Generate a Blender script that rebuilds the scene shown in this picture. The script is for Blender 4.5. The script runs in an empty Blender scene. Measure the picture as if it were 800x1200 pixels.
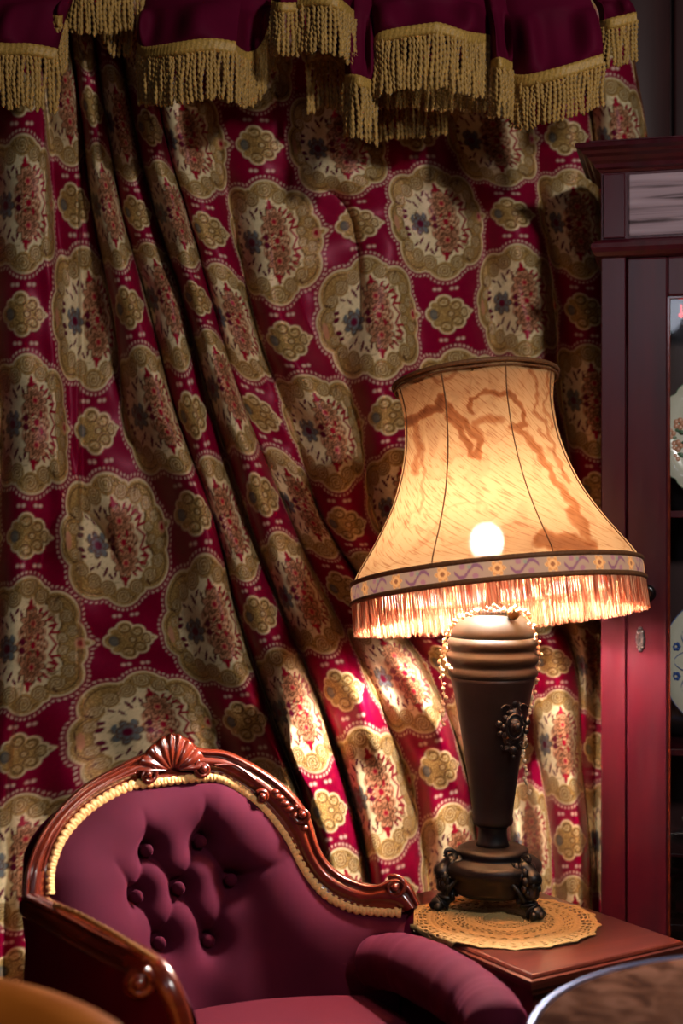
import bpy, math, random
import numpy as np
from mathutils import Vector, Matrix
random.seed(7); rng = np.random.default_rng(7)
scene = bpy.context.scene
COL = scene.collection
PI = math.pi
# ------------------------------------------------------------------ camera
CAMZ = 1.26; F = 1667.0
cam_d = bpy.data.cameras.new('camera'); cam = bpy.data.objects.new('camera', cam_d); COL.objects.link(cam)
cam.location = (0, 0, CAMZ); cam.rotation_euler = (PI/2, 0, 0)
cam_d.sensor_fit = 'VERTICAL'; cam_d.sensor_height = 36; cam_d.lens = 50; cam_d.clip_start = .05
cam_d.dof.use_dof = True; cam_d.dof.focus_distance = 2.36; cam_d.dof.aperture_fstop = 2.8
scene.camera = cam
# ------------------------------------------------------------------ world, exposure, lights
w = bpy.data.worlds.new('world'); scene.world = w; w.use_nodes = True
w.node_tree.nodes['Background'].inputs[0].default_value = (.05, .055, .075, 1)
w.node_tree.nodes['Background'].inputs[1].default_value = .12
scene.view_settings.view_transform = 'Standard'; scene.view_settings.look = 'None'
scene.view_settings.gamma = 1; scene.view_settings.exposure = 0
def area(name, loc, target, size, power, color):
    d = bpy.data.lights.new(name, 'AREA'); d.shape = 'DISK'; d.size = size; d.energy = power; d.color = color
    o = bpy.data.objects.new(name, d); COL.objects.link(o); o.location = loc
    o.rotation_euler = (Vector(target)-Vector(loc)).to_track_quat('-Z', 'Y').to_euler(); return o
area('ceiling_lamp_light', (1.05, .35, 2.35), (-.1, 2.7, 1.15), .20, 25, (1, .96, .90))
area('window_light', (-.45, -.9, 2.2), (.3, 2.6, 1.3), .4, 2.4, (.80, .84, 1))

# ------------------------------------------------------------------ helpers
def P(px, py, Y):
    return Vector(((px-400)/F*Y, Y, CAMZ-(py-600)/F*Y))
def new_mesh(name, verts, faces):
    me = bpy.data.meshes.new(name); me.from_pydata([tuple(v) for v in verts], [], faces); me.update(); return me
def link(name, me, mat=None, parent=None, smooth=True, loc=None):
    o = bpy.data.objects.new(name, me); COL.objects.link(o)
    if mat is not None:
        me.materials.clear(); me.materials.append(mat)
    if smooth: me.polygons.foreach_set('use_smooth', [True]*len(me.polygons))
    if parent is not None: o.parent = parent
    if loc is not None: o.location = loc
    return o
def tag(o, label=None, cat=None, group=None, kind=None):
    if label: o['label'] = label
    if cat: o['category'] = cat
    if group: o['group'] = group
    if kind: o['kind'] = kind
    return o
def empty(name, loc, rz=0, label=None, cat=None, group=None):
    o = bpy.data.objects.new(name, None); COL.objects.link(o); o.location = loc; o.rotation_euler = (0, 0, rz)
    o.empty_display_size = .05
    return tag(o, label, cat, group)
class MB:
    """collects geometry; parent-space offset is subtracted when built"""
    def __init__(s): s.v = []; s.f = []
    def add(s, verts, faces):
        n = len(s.v); s.v += [Vector(v) for v in verts]; s.f += [tuple(i+n for i in f) for f in faces]; return s
    def box(s, x0, x1, y0, y1, z0, z1, b=.003):
        # bevelled box: three nested loops
        def loop(i, z): return [(x0+i, y0, z), (x1-i, y0, z), (x1, y0+i, z), (x1, y1-i, z), (x1-i, y1, z), (x0+i, y1, z), (x0, y1-i, z), (x0, y0+i, z)]
        b = min(b, abs(x1-x0)*.3, abs(y1-y0)*.3, abs(z1-z0)*.3)
        def inner(z): return [(x0+b, y0+b*.4, z), (x1-b, y0+b*.4, z), (x1-b*.4, y0+b, z), (x1-b*.4, y1-b, z), (x1-b, y1-b*.4, z), (x0+b, y1-b*.4, z), (x0+b*.4, y1-b, z), (x0+b*.4, y0+b, z)]
        V = inner(z0)+loop(b, z0+b)+loop(b, z1-b)+inner(z1)
        Fc = [tuple(range(7, -1, -1)), tuple(range(24, 32))]
        for r in range(3):
            for i in range(8): j = (i+1) % 8; Fc.append((r*8+i, r*8+j, r*8+8+j, r*8+8+i))
        return s.add(V, Fc)
    def lathe(s, prof, seg=32, c=(0, 0, 0), axis='Z', sq=1.0):
        V = []; Fc = []; n = len(prof)
        for (r, z) in prof:
            for k in range(seg):
                a = 2*PI*k/seg; x, y = r*math.cos(a), r*math.sin(a)*sq
                if axis == 'Z': V.append((c[0]+x, c[1]+y, c[2]+z))
                elif axis == 'Y': V.append((c[0]+x, c[1]-z, c[2]+y))
                else: V.append((c[0]+z, c[1]+x, c[2]+y))
        for i in range(n-1):
            for k in range(seg):
                k2 = (k+1) % seg; Fc.append((i*seg+k, i*seg+k2, (i+1)*seg+k2, (i+1)*seg+k))
        Fc.append(tuple(range(seg-1, -1, -1))); Fc.append(tuple(range((n-1)*seg, n*seg)))
        return s.add(V, Fc)
    def tube(s, pts, rad, seg=10, flat=1.0, caps=True, up=Vector((0, 0, 1))):
        pts = [Vector(p) for p in pts]; n = len(pts)
        if not hasattr(rad, '__len__'): rad = [rad]*n
        V = []; Fc = []
        for i, p in enumerate(pts):
            t = (pts[min(i+1, n-1)]-pts[max(i-1, 0)]).normalized()
            a = t.cross(up)
            if a.length < .05: a = t.cross(Vector((0, 1, 0)))
            a.normalize(); b = a.cross(t).normalized()
            for k in range(seg):
                q = 2*PI*k/seg; V.append(p+a*math.cos(q)*rad[i]+b*math.sin(q)*rad[i]*flat)
        for i in range(n-1):
            for k in range(seg):
                k2 = (k+1) % seg; Fc.append((i*seg+k, i*seg+k2, (i+1)*seg+k2, (i+1)*seg+k))
        if caps: Fc.append(tuple(range(seg-1, -1, -1))); Fc.append(tuple(range((n-1)*seg, n*seg)))
        return s.add(V, Fc)
    def sphere(s, c, r, sx=1, sy=1, sz=1, u=12, v=8):
        V = []; Fc = []
        for i in range(1, v):
            ph = PI*i/v
            for k in range(u):
                a = 2*PI*k/u; V.append((c[0]+r*sx*math.sin(ph)*math.cos(a), c[1]+r*sy*math.sin(ph)*math.sin(a), c[2]+r*sz*math.cos(ph)))
        top = len(V); V.append((c[0], c[1], c[2]+r*sz)); V.append((c[0], c[1], c[2]-r*sz))
        for i in range(v-2):
            for k in range(u): k2 = (k+1) % u; Fc.append((i*u+k, (i+1)*u+k, (i+1)*u+k2, i*u+k2))
        for k in range(u):
            k2 = (k+1) % u; Fc.append((top, k, k2)); Fc.append((top+1, (v-2)*u+k2, (v-2)*u+k))
        return s.add(V, Fc)
    def grid(s, rows):
        n = len(rows); m = len(rows[0]); V = [p for r in rows for p in r]
        return s.add(V, [(i*m+j, i*m+j+1, (i+1)*m+j+1, (i+1)*m+j) for i in range(n-1) for j in range(m-1)])
    def build(s, name, mat, parent=None, smooth=True, angle=None):
        off = Vector((0, 0, 0)); M = None
        me = new_mesh(name, s.v, s.f)
        o = link(name, me, mat, parent, smooth)
        if getattr(s, 'world', False) and parent is not None:
            bpy.context.view_layer.update(); Mi = parent.matrix_world.inverted(); me.transform(Mi)
        if smooth and angle:
            try: me.set_sharp_from_angle(angle=math.radians(angle))
            except Exception: pass
        return o
def W():
    m = MB(); m.world = True; return m
def catmull(pts, n=8):
    pts = [Vector(p) for p in pts]; out = []
    for i in range(len(pts)-1):
        p0 = pts[max(i-1, 0)]; p1 = pts[i]; p2 = pts[i+1]; p3 = pts[min(i+2, len(pts)-1)]
        for k in range(n):
            t = k/n; out.append(.5*((2*p1)+(p2-p0)*t+(2*p0-5*p1+4*p2-p3)*t*t+(3*p1-p0-3*p2+p3)*t**3))
    out.append(pts[-1]); return out
def resample(pts, n):
    L = [0]
    for a, b in zip(pts, pts[1:]): L.append(L[-1]+(b-a).length)
    out = []; j = 0
    for i in range(n):
        d = L[-1]*i/(n-1)
        while j < len(L)-2 and L[j+1] < d: j += 1
        t = (d-L[j])/max(L[j+1]-L[j], 1e-9); out.append(pts[j].lerp(pts[j+1], t))
    return out
def srgb(r, g, b):
    f = lambda c: (c/255/12.92) if c/255 <= .04045 else ((c/255+.055)/1.055)**2.4
    return (f(r), f(g), f(b), 1)

# ------------------------------------------------------------------ materials
class NT:
    def __init__(s, name):
        s.m = bpy.data.materials.new(name); s.m.use_nodes = True; s.t = s.m.node_tree; s.n = s.t.nodes; s.l = s.t.links
        s.p = s.n['Principled BSDF']; s.out = s.n['Material Output']
    def node(s, t, **kw):
        n = s.n.new(t)
        for k, v in kw.items():
            if k in n.inputs: n.inputs[k].default_value = v
            else: setattr(n, k, v)
        return n
    def link(s, a, b): s.l.new(a, b)
    def ramp(s, fac, stops):
        r = s.n.new('ShaderNodeValToRGB'); e = r.color_ramp.elements
        while len(e) < len(stops): e.new(.5)
        for el, (p, c) in zip(e, stops): el.position = p; el.color = c
        s.link(fac, r.inputs[0]); return r.outputs[0]
    def coords(s, scale=(1, 1, 1), kind='Object'):
        tc = s.node('ShaderNodeTexCoord'); mp = s.node('ShaderNodeMapping'); mp.inputs['Scale'].default_value = scale
        s.link(tc.outputs[kind], mp.inputs[0]); return mp.outputs[0]
    def bump(s, h, strength, dist=.002):
        b = s.node('ShaderNodeBump'); b.inputs['Strength'].default_value = strength; b.inputs['Distance'].default_value = dist
        s.link(h, b.inputs['Height']); s.link(b.outputs[0], s.p.inputs['Normal'])
def wood(name, c1, c2, rough=.25, scale=(30, 30, 3), coat=.5, bump=.15):
    m = NT(name); co = m.coords(scale)
    n1 = m.node('ShaderNodeTexNoise', Scale=1.0, Detail=6.0, Distortion=.6); m.link(co, n1.inputs[0])
    m.link(m.ramp(n1.outputs[0], [(.3, c1), (.7, c2)]), m.p.inputs['Base Color'])
    m.p.inputs['Roughness'].default_value = rough; m.p.inputs['Coat Weight'].default_value = coat; m.p.inputs['Coat Roughness'].default_value = .12
    m.bump(n1.outputs[0], bump, .001); return m.m
def plain(name, c, rough=.5, metal=0, noise=.0, nscale=40, bump=0, sheen=0, coat=0, sheencol=None):
    m = NT(name); co = m.coords()
    n1 = m.node('ShaderNodeTexNoise', Scale=float(nscale), Detail=5.0); m.link(co, n1.inputs[0])
    d = tuple(x*(1-noise) for x in c[:3])+(1,); l = tuple(min(1, x*(1+noise)) for x in c[:3])+(1,)
    m.link(m.ramp(n1.outputs[0], [(.3, d), (.7, l)]), m.p.inputs['Base Color'])
    m.p.inputs['Roughness'].default_value = rough; m.p.inputs['Metallic'].default_value = metal
    m.p.inputs['Sheen Weight'].default_value = sheen; m.p.inputs['Coat Weight'].default_value = coat
    if sheencol: m.p.inputs['Sheen Tint'].default_value = sheencol
    m.p.inputs['Sheen Roughness'].default_value = .35
    if 'bronze' in name: m.p.inputs['Specular IOR Level'].default_value = .22
    if 'velvet' in name: m.p.inputs['Specular IOR Level'].default_value = .12
    if bump: m.bump(n1.outputs[0], bump, .001)
    return m.m
M = {}
M['mahogany'] = wood('carved_mahogany', srgb(80, 23, 12), srgb(120, 42, 22), .24, (12, 12, 40), .8, .08)
M['table_wood'] = wood('table_mahogany', srgb(62, 22, 15), srgb(88, 34, 22), .28, (4, 40, 40), .5, .05)
M['orange_wood'] = wood('orange_leather', srgb(176, 92, 26), srgb(206, 118, 42), .38, (9, 9, 9), .2, .05)
M['dark_panel'] = wood('wall_panelling', srgb(42, 18, 20), srgb(62, 28, 28), .5, (20, 20, 2), .1, .1)
M['floor'] = wood('floor_boards', srgb(40, 22, 14), srgb(66, 38, 24), .4, (3, 30, 3), .1, .1)
M['plaster'] = plain('dark_plaster', srgb(60, 34, 36), .85, noise=.15, nscale=6)
M['velvet'] = plain('burgundy_velvet', srgb(84, 0, 34), .75, noise=.12, nscale=14, sheen=.05, sheencol=srgb(190, 10, 80))
M['chair_velvet'] = plain('plum_velvet', srgb(62, 9, 29), .9, noise=.10, nscale=22, sheen=.14, sheencol=srgb(220, 80, 130), bump=.05)
M['seat_velvet'] = plain('wine_velvet_seat', srgb(66, 8, 24), .9, noise=.08, nscale=10, sheen=.06, sheencol=srgb(200, 50, 90))
M['dark_under'] = plain('black_webbing', srgb(16, 8, 10), .9)
M['gimp'] = plain('gold_gimp_braid', srgb(230, 172, 104), .6, noise=.18, nscale=260, bump=.3)
M['fringe'] = plain('gold_fringe', srgb(168, 128, 60), .6, noise=.28, nscale=120, sheen=.3, bump=.4)
M['band'] = plain('gold_fringe_heading', srgb(178, 138, 66), .55, noise=.3, nscale=300, bump=.5)
M['bronze'] = plain('dark_bronze', srgb(19, 14, 15), .45, .05, noise=.35, nscale=25, bump=.05)
M['bronze_light'] = plain('worn_brown_bronze', srgb(34, 29, 23), .5, .2, noise=.25, nscale=18)
M['iron'] = plain('blackened_iron', srgb(14, 13, 16), .42, .3, noise=.35, nscale=60, bump=.3)
M['brass'] = plain('brass', srgb(140, 105, 60), .3, .9, noise=.2)
M['tarnish'] = plain('tarnished_silver', srgb(120, 112, 112), .3, .8, noise=.5, nscale=300, bump=.4)
M['doily'] = plain('ecru_crochet', srgb(172, 140, 88), .85, noise=.18, nscale=250, bump=.4)
M['pearl'] = plain('pearl', srgb(225, 200, 165), .22, .1, noise=.05, coat=.5)
M['china'] = plain('cream_china', srgb(214, 210, 190), .2, noise=.03, coat=.5)
M['blue'] = plain('blue_glaze', srgb(50, 80, 150), .25, noise=.1)
M['pinkglaze'] = plain('pink_glaze', srgb(210, 150, 120), .3, noise=.1)
M['greenglaze'] = plain('green_glaze', srgb(90, 120, 90), .3, noise=.1)
M['knob'] = plain('black_knob', srgb(20, 12, 14), .25, .2, coat=.6)
M['top_baffle'] = plain('tan_baffle_cloth', srgb(150, 112, 76), .9, noise=.1, nscale=30)  # cloth of the added disc inside the shade top
M['wire'] = plain('frame_wire', srgb(90, 70, 50), .4, .8)
M['shade_trim'] = plain('brown_shade_trim', srgb(116, 70, 34), .7, noise=.3, nscale=200, bump=.3)
def glass():
    m = NT('thin_glass'); m.p.inputs['Base Color'].default_value = (1, 1, 1, 1); m.p.inputs['Roughness'].default_value = .02
    tr = m.node('ShaderNodeBsdfTransparent'); gl = m.node('ShaderNodeBsdfGlossy'); gl.inputs['Roughness'].default_value = .03
    fr = m.node('ShaderNodeFresnel'); fr.inputs[0].default_value = 1.45; mx = m.node('ShaderNodeMixShader')
    m.link(fr.outputs[0], mx.inputs[0]); m.link(tr.outputs[0], mx.inputs[1]); m.link(gl.outputs[0], mx.inputs[2]); m.link(mx.outputs[0], m.out.inputs[0]); return m.m
M['glass'] = glass()
def crystal():
    m = NT('crystal'); m.p.inputs['Transmission Weight'].default_value = 1; m.p.inputs['Roughness'].default_value = .05; m.p.inputs['IOR'].default_value = 1.5; return m.m
M['crystal'] = crystal()
def emis(name, c, s):
    m = NT(name); m.p.inputs['Base Color'].default_value = c; m.p.inputs['Emission Color'].default_value = c; m.p.inputs['Emission Strength'].default_value = s; return m.m
M['bulb'] = emis('warm_bulb', (1, .92, .84, 1), 3300)
M['red_dot'] = emis('red_reflection_glow', (1, .06, .05, 1), 1.2); M['yellow_dot'] = emis('yellow_reflection_glow', (.9, .7, .08, 1), 1.0)  # emissive colours imitating red and yellow reflections
def cabinet_wood():
    m = NT('cabinet_red_lacquer'); co = m.coords((14, 14, 2.2))
    n1 = m.node('ShaderNodeTexNoise', Scale=1.0, Detail=8.0, Distortion=.5); m.link(co, n1.inputs[0])
    m.link(m.ramp(n1.outputs[0], [(.3, srgb(50, 8, 18)), (.55, srgb(72, 10, 24)), (.75, srgb(62, 16, 25))]), m.p.inputs['Base Color'])
    n2 = m.node('ShaderNodeTexNoise', Scale=60.0, Detail=4.0); m.link(m.coords((1, 1, .12)), n2.inputs[0])
    m.link(m.ramp(n2.outputs[0], [(.3, (.28, .28, .28, 1)), (.7, (.5, .5, .5, 1))]), m.p.inputs['Roughness'])
    m.p.inputs['Coat Weight'].default_value = .6; m.p.inputs['Coat Roughness'].default_value = .28; m.p.inputs['Specular IOR Level'].default_value = .3
    m.bump(n2.outputs[0], .25, .0015); return m.m
M['cabinet'] = cabinet_wood()
def streaked_lilac():
    m = NT('streaked_lilac_frieze'); co = m.coords((3, 3, 60))
    n1 = m.node('ShaderNodeTexNoise', Scale=1.0, Detail=8.0, Distortion=.8); m.link(co, n1.inputs[0])
    m.link(m.ramp(n1.outputs[0], [(.34, srgb(60, 30, 34)), (.46, srgb(150, 122, 130)), (.8, srgb(186, 160, 168))]), m.p.inputs['Base Color'])  # dark brown with pale lilac streaks
    m.p.inputs['Roughness'].default_value = .38; m.bump(n1.outputs[0], .5, .002); return m.m
M['frieze'] = streaked_lilac()
def fabric():
    m = NT('damask_curtain')
    at = m.node('ShaderNodeAttribute'); at.attribute_name = 'pattern'
    g = m.node('ShaderNodeAttribute'); g.attribute_name = 'gold'
    uv = m.node('ShaderNodeTexCoord'); mp = m.node('ShaderNodeMapping'); mp.inputs['Scale'].default_value = (1, 1.1, 1); m.link(uv.outputs['UV'], mp.inputs[0])
    vo = m.node('ShaderNodeTexVoronoi', Scale=46.0); m.link(mp.outputs[0], vo.inputs[0])
    # glitter of the gold thread, little knots
    r = m.ramp(vo.outputs['Distance'], [(.1, (1.0, 1.0, 1.0, 1)), (.6, (.60, .56, .50, 1))])
    mul = m.node('ShaderNodeMix', data_type='RGBA', blend_type='MULTIPLY'); m.link(g.outputs['Fac'], mul.inputs[0])
    m.link(at.outputs['Color'], mul.inputs[6]); m.link(r, mul.inputs[7]); m.link(mul.outputs[2], m.p.inputs['Base Color'])
    mr = m.node('ShaderNodeMapRange'); m.link(g.outputs['Fac'], mr.inputs[0]); mr.inputs[3].default_value = 0; mr.inputs[4].default_value = .12; m.link(mr.outputs[0], m.p.inputs['Metallic'])
    m.p.inputs['Roughness'].default_value = .40; m.p.inputs['Specular IOR Level'].default_value = .28; m.p.inputs['Specular Tint'].default_value = (1, .35, .5, 1)
    ma = m.node('ShaderNodeMath', operation='MULTIPLY'); m.link(vo.outputs['Distance'], ma.inputs[0]); m.link(g.outputs['Fac'], ma.inputs[1])
    m.bump(ma.outputs[0], .55, .0015)
    b = [n for n in m.n if n.type == 'BUMP'][0]; b.invert = True
    return m.m
M['fabric'] = fabric()

# ------------------------------------------------------------------ room
def struct(name, mb, mat, sm=False):
    o = mb.build(name, mat, None, sm); o['kind'] = 'structure'; return o
struct('floor', MB().box(-3, 3, -2.5, 3.1, -.05, 0, .001), M['floor'])
struct('ceiling', MB().box(-3, 3, -2.5, 3.1, 2.9, 2.95, .001), M['plaster'])
struct('wall_left', MB().box(-3.05, -3, -2.5, 3.1, 0, 2.9, .001), M['plaster'])
struct('wall_right', MB().box(3, 3.05, -2.5, 3.1, 0, 2.9, .001), M['plaster'])
struct('wall_front', MB().box(-3, 3, -2.55, -2.5, 0, 2.9, .001), M['plaster'])
wb = struct('wall_back', MB().box(-3, 3, 3.1, 3.15, 0, 2.9, .001), M['dark_panel'])
for i, x in enumerate(np.arange(.30, 1.5, .14)):
    MB().box(x, x+.132, 3.075, 3.1, 0, 2.9, .004).build('panel', M['dark_panel'], wb)

# ------------------------------------------------------------------ patterned curtain
cols = {
 0: [(-2,24,-20),(-1,25,110),(0,27,238),(1,28,368),(2,36,495),(3,34,628),(4,32,757),(5,24,885),(6,22,1010),(7,22,1135)],
 1: [(-2,60,-5),(-1,75,118),(0,88,240),(1,108,375),(2,112,505),(3,138,637),(4,152,750),(5,183,850),(6,205,965),(7,225,1085)],
 2: [(-2,92,10),(-1,108,125),(0,124,240),(1,151,360),(2,182,483),(3,228,600),(4,250,735),(5,287,845),(6,325,965),(7,350,1080)],
 3: [(-2,122,35),(-1,140,145),(0,160,250),(1,192,347),(2,226,487),(3,264,612),(4,305,720),(5,345,830),(6,385,950),(7,410,1070)],
 4: [(-2,158,40),(-1,176,150),(0,203,250),(1,232,350),(2,262,450),(3,308,580),(4,350,695),(5,402,808),(6,440,930),(7,465,1050)],
 5: [(-2,203,55),(-1,217,165),(0,245,270),(1,273,375),(2,305,485),(3,352,592),(4,405,690),(5,468,790),(6,515,900),(7,535,1015)],
 6: [(-2,290,60),(-1,303,170),(0,318,283),(1,338,400),(2,383,505),(3,405,615),(4,460,695),(5,525,775),(6,565,885),(7,580,1000)],
 7: [(-2,380,65),(-1,395,172),(0,420,262),(1,437,370),(2,457,487),(3,475,590),(4,520,690),(5,580,785),(6,605,880),(7,620,985)],
 8: [(-2,475,50),(-1,488,155),(0,515,260),(1,525,368),(2,545,480),(3,565,590),(4,600,690),(5,648,775),(6,655,870),(7,668,985)],
 9: [(-2,560,60),(-1,575,165),(0,600,250),(1,610,352),(2,622,460),(3,640,570),(4,662,680),(5,697,780),(6,702,880),(7,712,985)],
 10: [(-2,645,50),(-1,663,160),(0,672,262),(1,685,365),(2,692,470),(3,702,575),(4,716,680),(5,738,785),(6,745,890),(7,755,990)],
}
J0, J1 = -4, 11
rowsN = J1-J0+1; K0, K1 = -2, 13
NX = np.zeros((K1-K0+1, rowsN)); NY = np.zeros_like(NX)
for k in range(0, 11):
    d = {j: (x, y) for j, x, y in cols[k]}
    for j in (-3, -4): d[j] = (d[j+1][0]-12, d[j+1][1]-115)
    for j in range(8, J1+1): d[j] = (d[j-1][0]+4, d[j-1][1]+112)
    for j in range(J0, J1+1): NX[k-K0, j-J0], NY[k-K0, j-J0] = d[j]
for k in (-1, -2): NX[k-K0] = NX[k+1-K0]-70; NY[k-K0] = NY[k+1-K0]+10
for k in (11, 12, 13): NX[k-K0] = NX[k-1-K0]+62; NY[k-K0] = NY[k-1-K0]
def cr1(A, x, x0):
    """catmull-rom along axis 0 of A at positions x"""
    i = np.clip(np.floor(x-x0).astype(int), 1, A.shape[0]-3); t = (x-x0-i)
    t = t.reshape((-1,)+(1,)*(A.ndim-1))
    p0, p1, p2, p3 = A[i-1], A[i], A[i+1], A[i+2]
    return .5*((2*p1)+(p2-p0)*t+(2*p0-5*p1+4*p2-p3)*t*t+(3*p1-p0-3*p2+p3)*t**3)
us = np.linspace(-1.0, 11.6, 860)
vs = np.concatenate([np.arange(-2.8, -2.0, .08), np.arange(-2.0, 7.7, 1/84.), np.arange(7.7, 10.0, .08)])
def net(A): return cr1(cr1(A, us, K0).T.copy(), vs, J0).T
PX = net(NX); PY = net(NY)
U, V = np.meshgrid(us, vs, indexing='ij')
S = np.gradient(PX, us, axis=0)                       # px per column
def ss(a, b, x): t = np.clip((x-a)/(b-a), 0, 1); return t*t*(3-2*t)
c = np.clip((1-S/104)*1.5, 0, .86)
PXw = PX + S*c/(2*PI)*np.sin(2*PI*U)
base = 2.74+.16*ss(420, 650, PX)
wS = S/F*base
A_ = .72*np.sqrt(np.clip(.165**2-wS**2, 0, 1))
amp = A_*(.80+.20*np.sin(U*2.1+V*.35))*ss(-6, -1.5, V)
ridge = (.5+.5*np.cos(2*PI*U))
dep = base - amp*(ridge**.75) + .045
dep += .09*np.exp(-((U-.98)/.36)**2)*ss(-1.9, -.4, V)*(1-ss(1.0, 3.0, V))      # shadowed recess behind the left fold
dep += .045*np.exp(-((U-3.05)/.45)**2)*ss(-1.5, 0, V)*(1-ss(3.2, 4.6, V))-.025*np.exp(-((U-2.1)/.35)**2)*ss(-1.2, .5, V)
dep += .035*np.exp(-((U-4.95)/.30)**2)*ss(.8, 2.2, V)*(1-ss(3.6, 5, V))
dep += -.05*np.exp(-((U-.42)/.2)**2)*(1-ss(2.4, 4.2, V))
# soft secondary folds in the flatter part, following the drape
flat = ss(4.5, 6, U)
dep += flat*(.012*np.sin(2*PI*(U*.62+V*.16))+.006*np.sin(2*PI*(U*1.3-V*.22)+1.0)+.004*np.sin(2*PI*(V*.5+U*.3)))
# bunched folds low behind the lamp
low = ss(4.2, 5.6, V)
dep += low*(.028*np.sin(2*PI*(U*.9+V*.18)+.6)*ss(2.5, 4, U)+.012*np.sin(2*PI*(U*2.1-V*.2)))
dep += .004*np.sin(2*PI*(V*.8+U*.6))+.003*np.sin(2*PI*(V*1.7-U*.9))
dep += .04*ss(90, 97, PXw)*(1-ss(112, 240, PXw))*ss(120, 260, PY)*(1-ss(780, 900, PY))
blg = .115*np.exp(-((PX-452)/62)**2)*np.exp(-((PY-815)/85)**2)+.07*np.exp(-((PX-655)/45)**2)*np.exp(-((PY-800)/75)**2)+.09*np.exp(-((PX-352)/42)**2)*np.exp(-((PY-900)/110)**2)+.05*np.exp(-((PX-590)/60)**2)*np.exp(-((PY-840)/80)**2)
dep -= blg
dep += .20*np.exp(-((PXw-(618+.12*(PY-850)))/15)**2)*ss(810, 900, PY)+.12*np.exp(-((PXw-697)/8)**2)*ss(690, 800, PY)
dep = np.clip(dep, 2.615, 3.04)
dep = np.where(PX > 640, np.maximum(dep, 2.84-.11*ss(640, 760, PY)*(1-ss(690, 705, PX))), dep)

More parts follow.
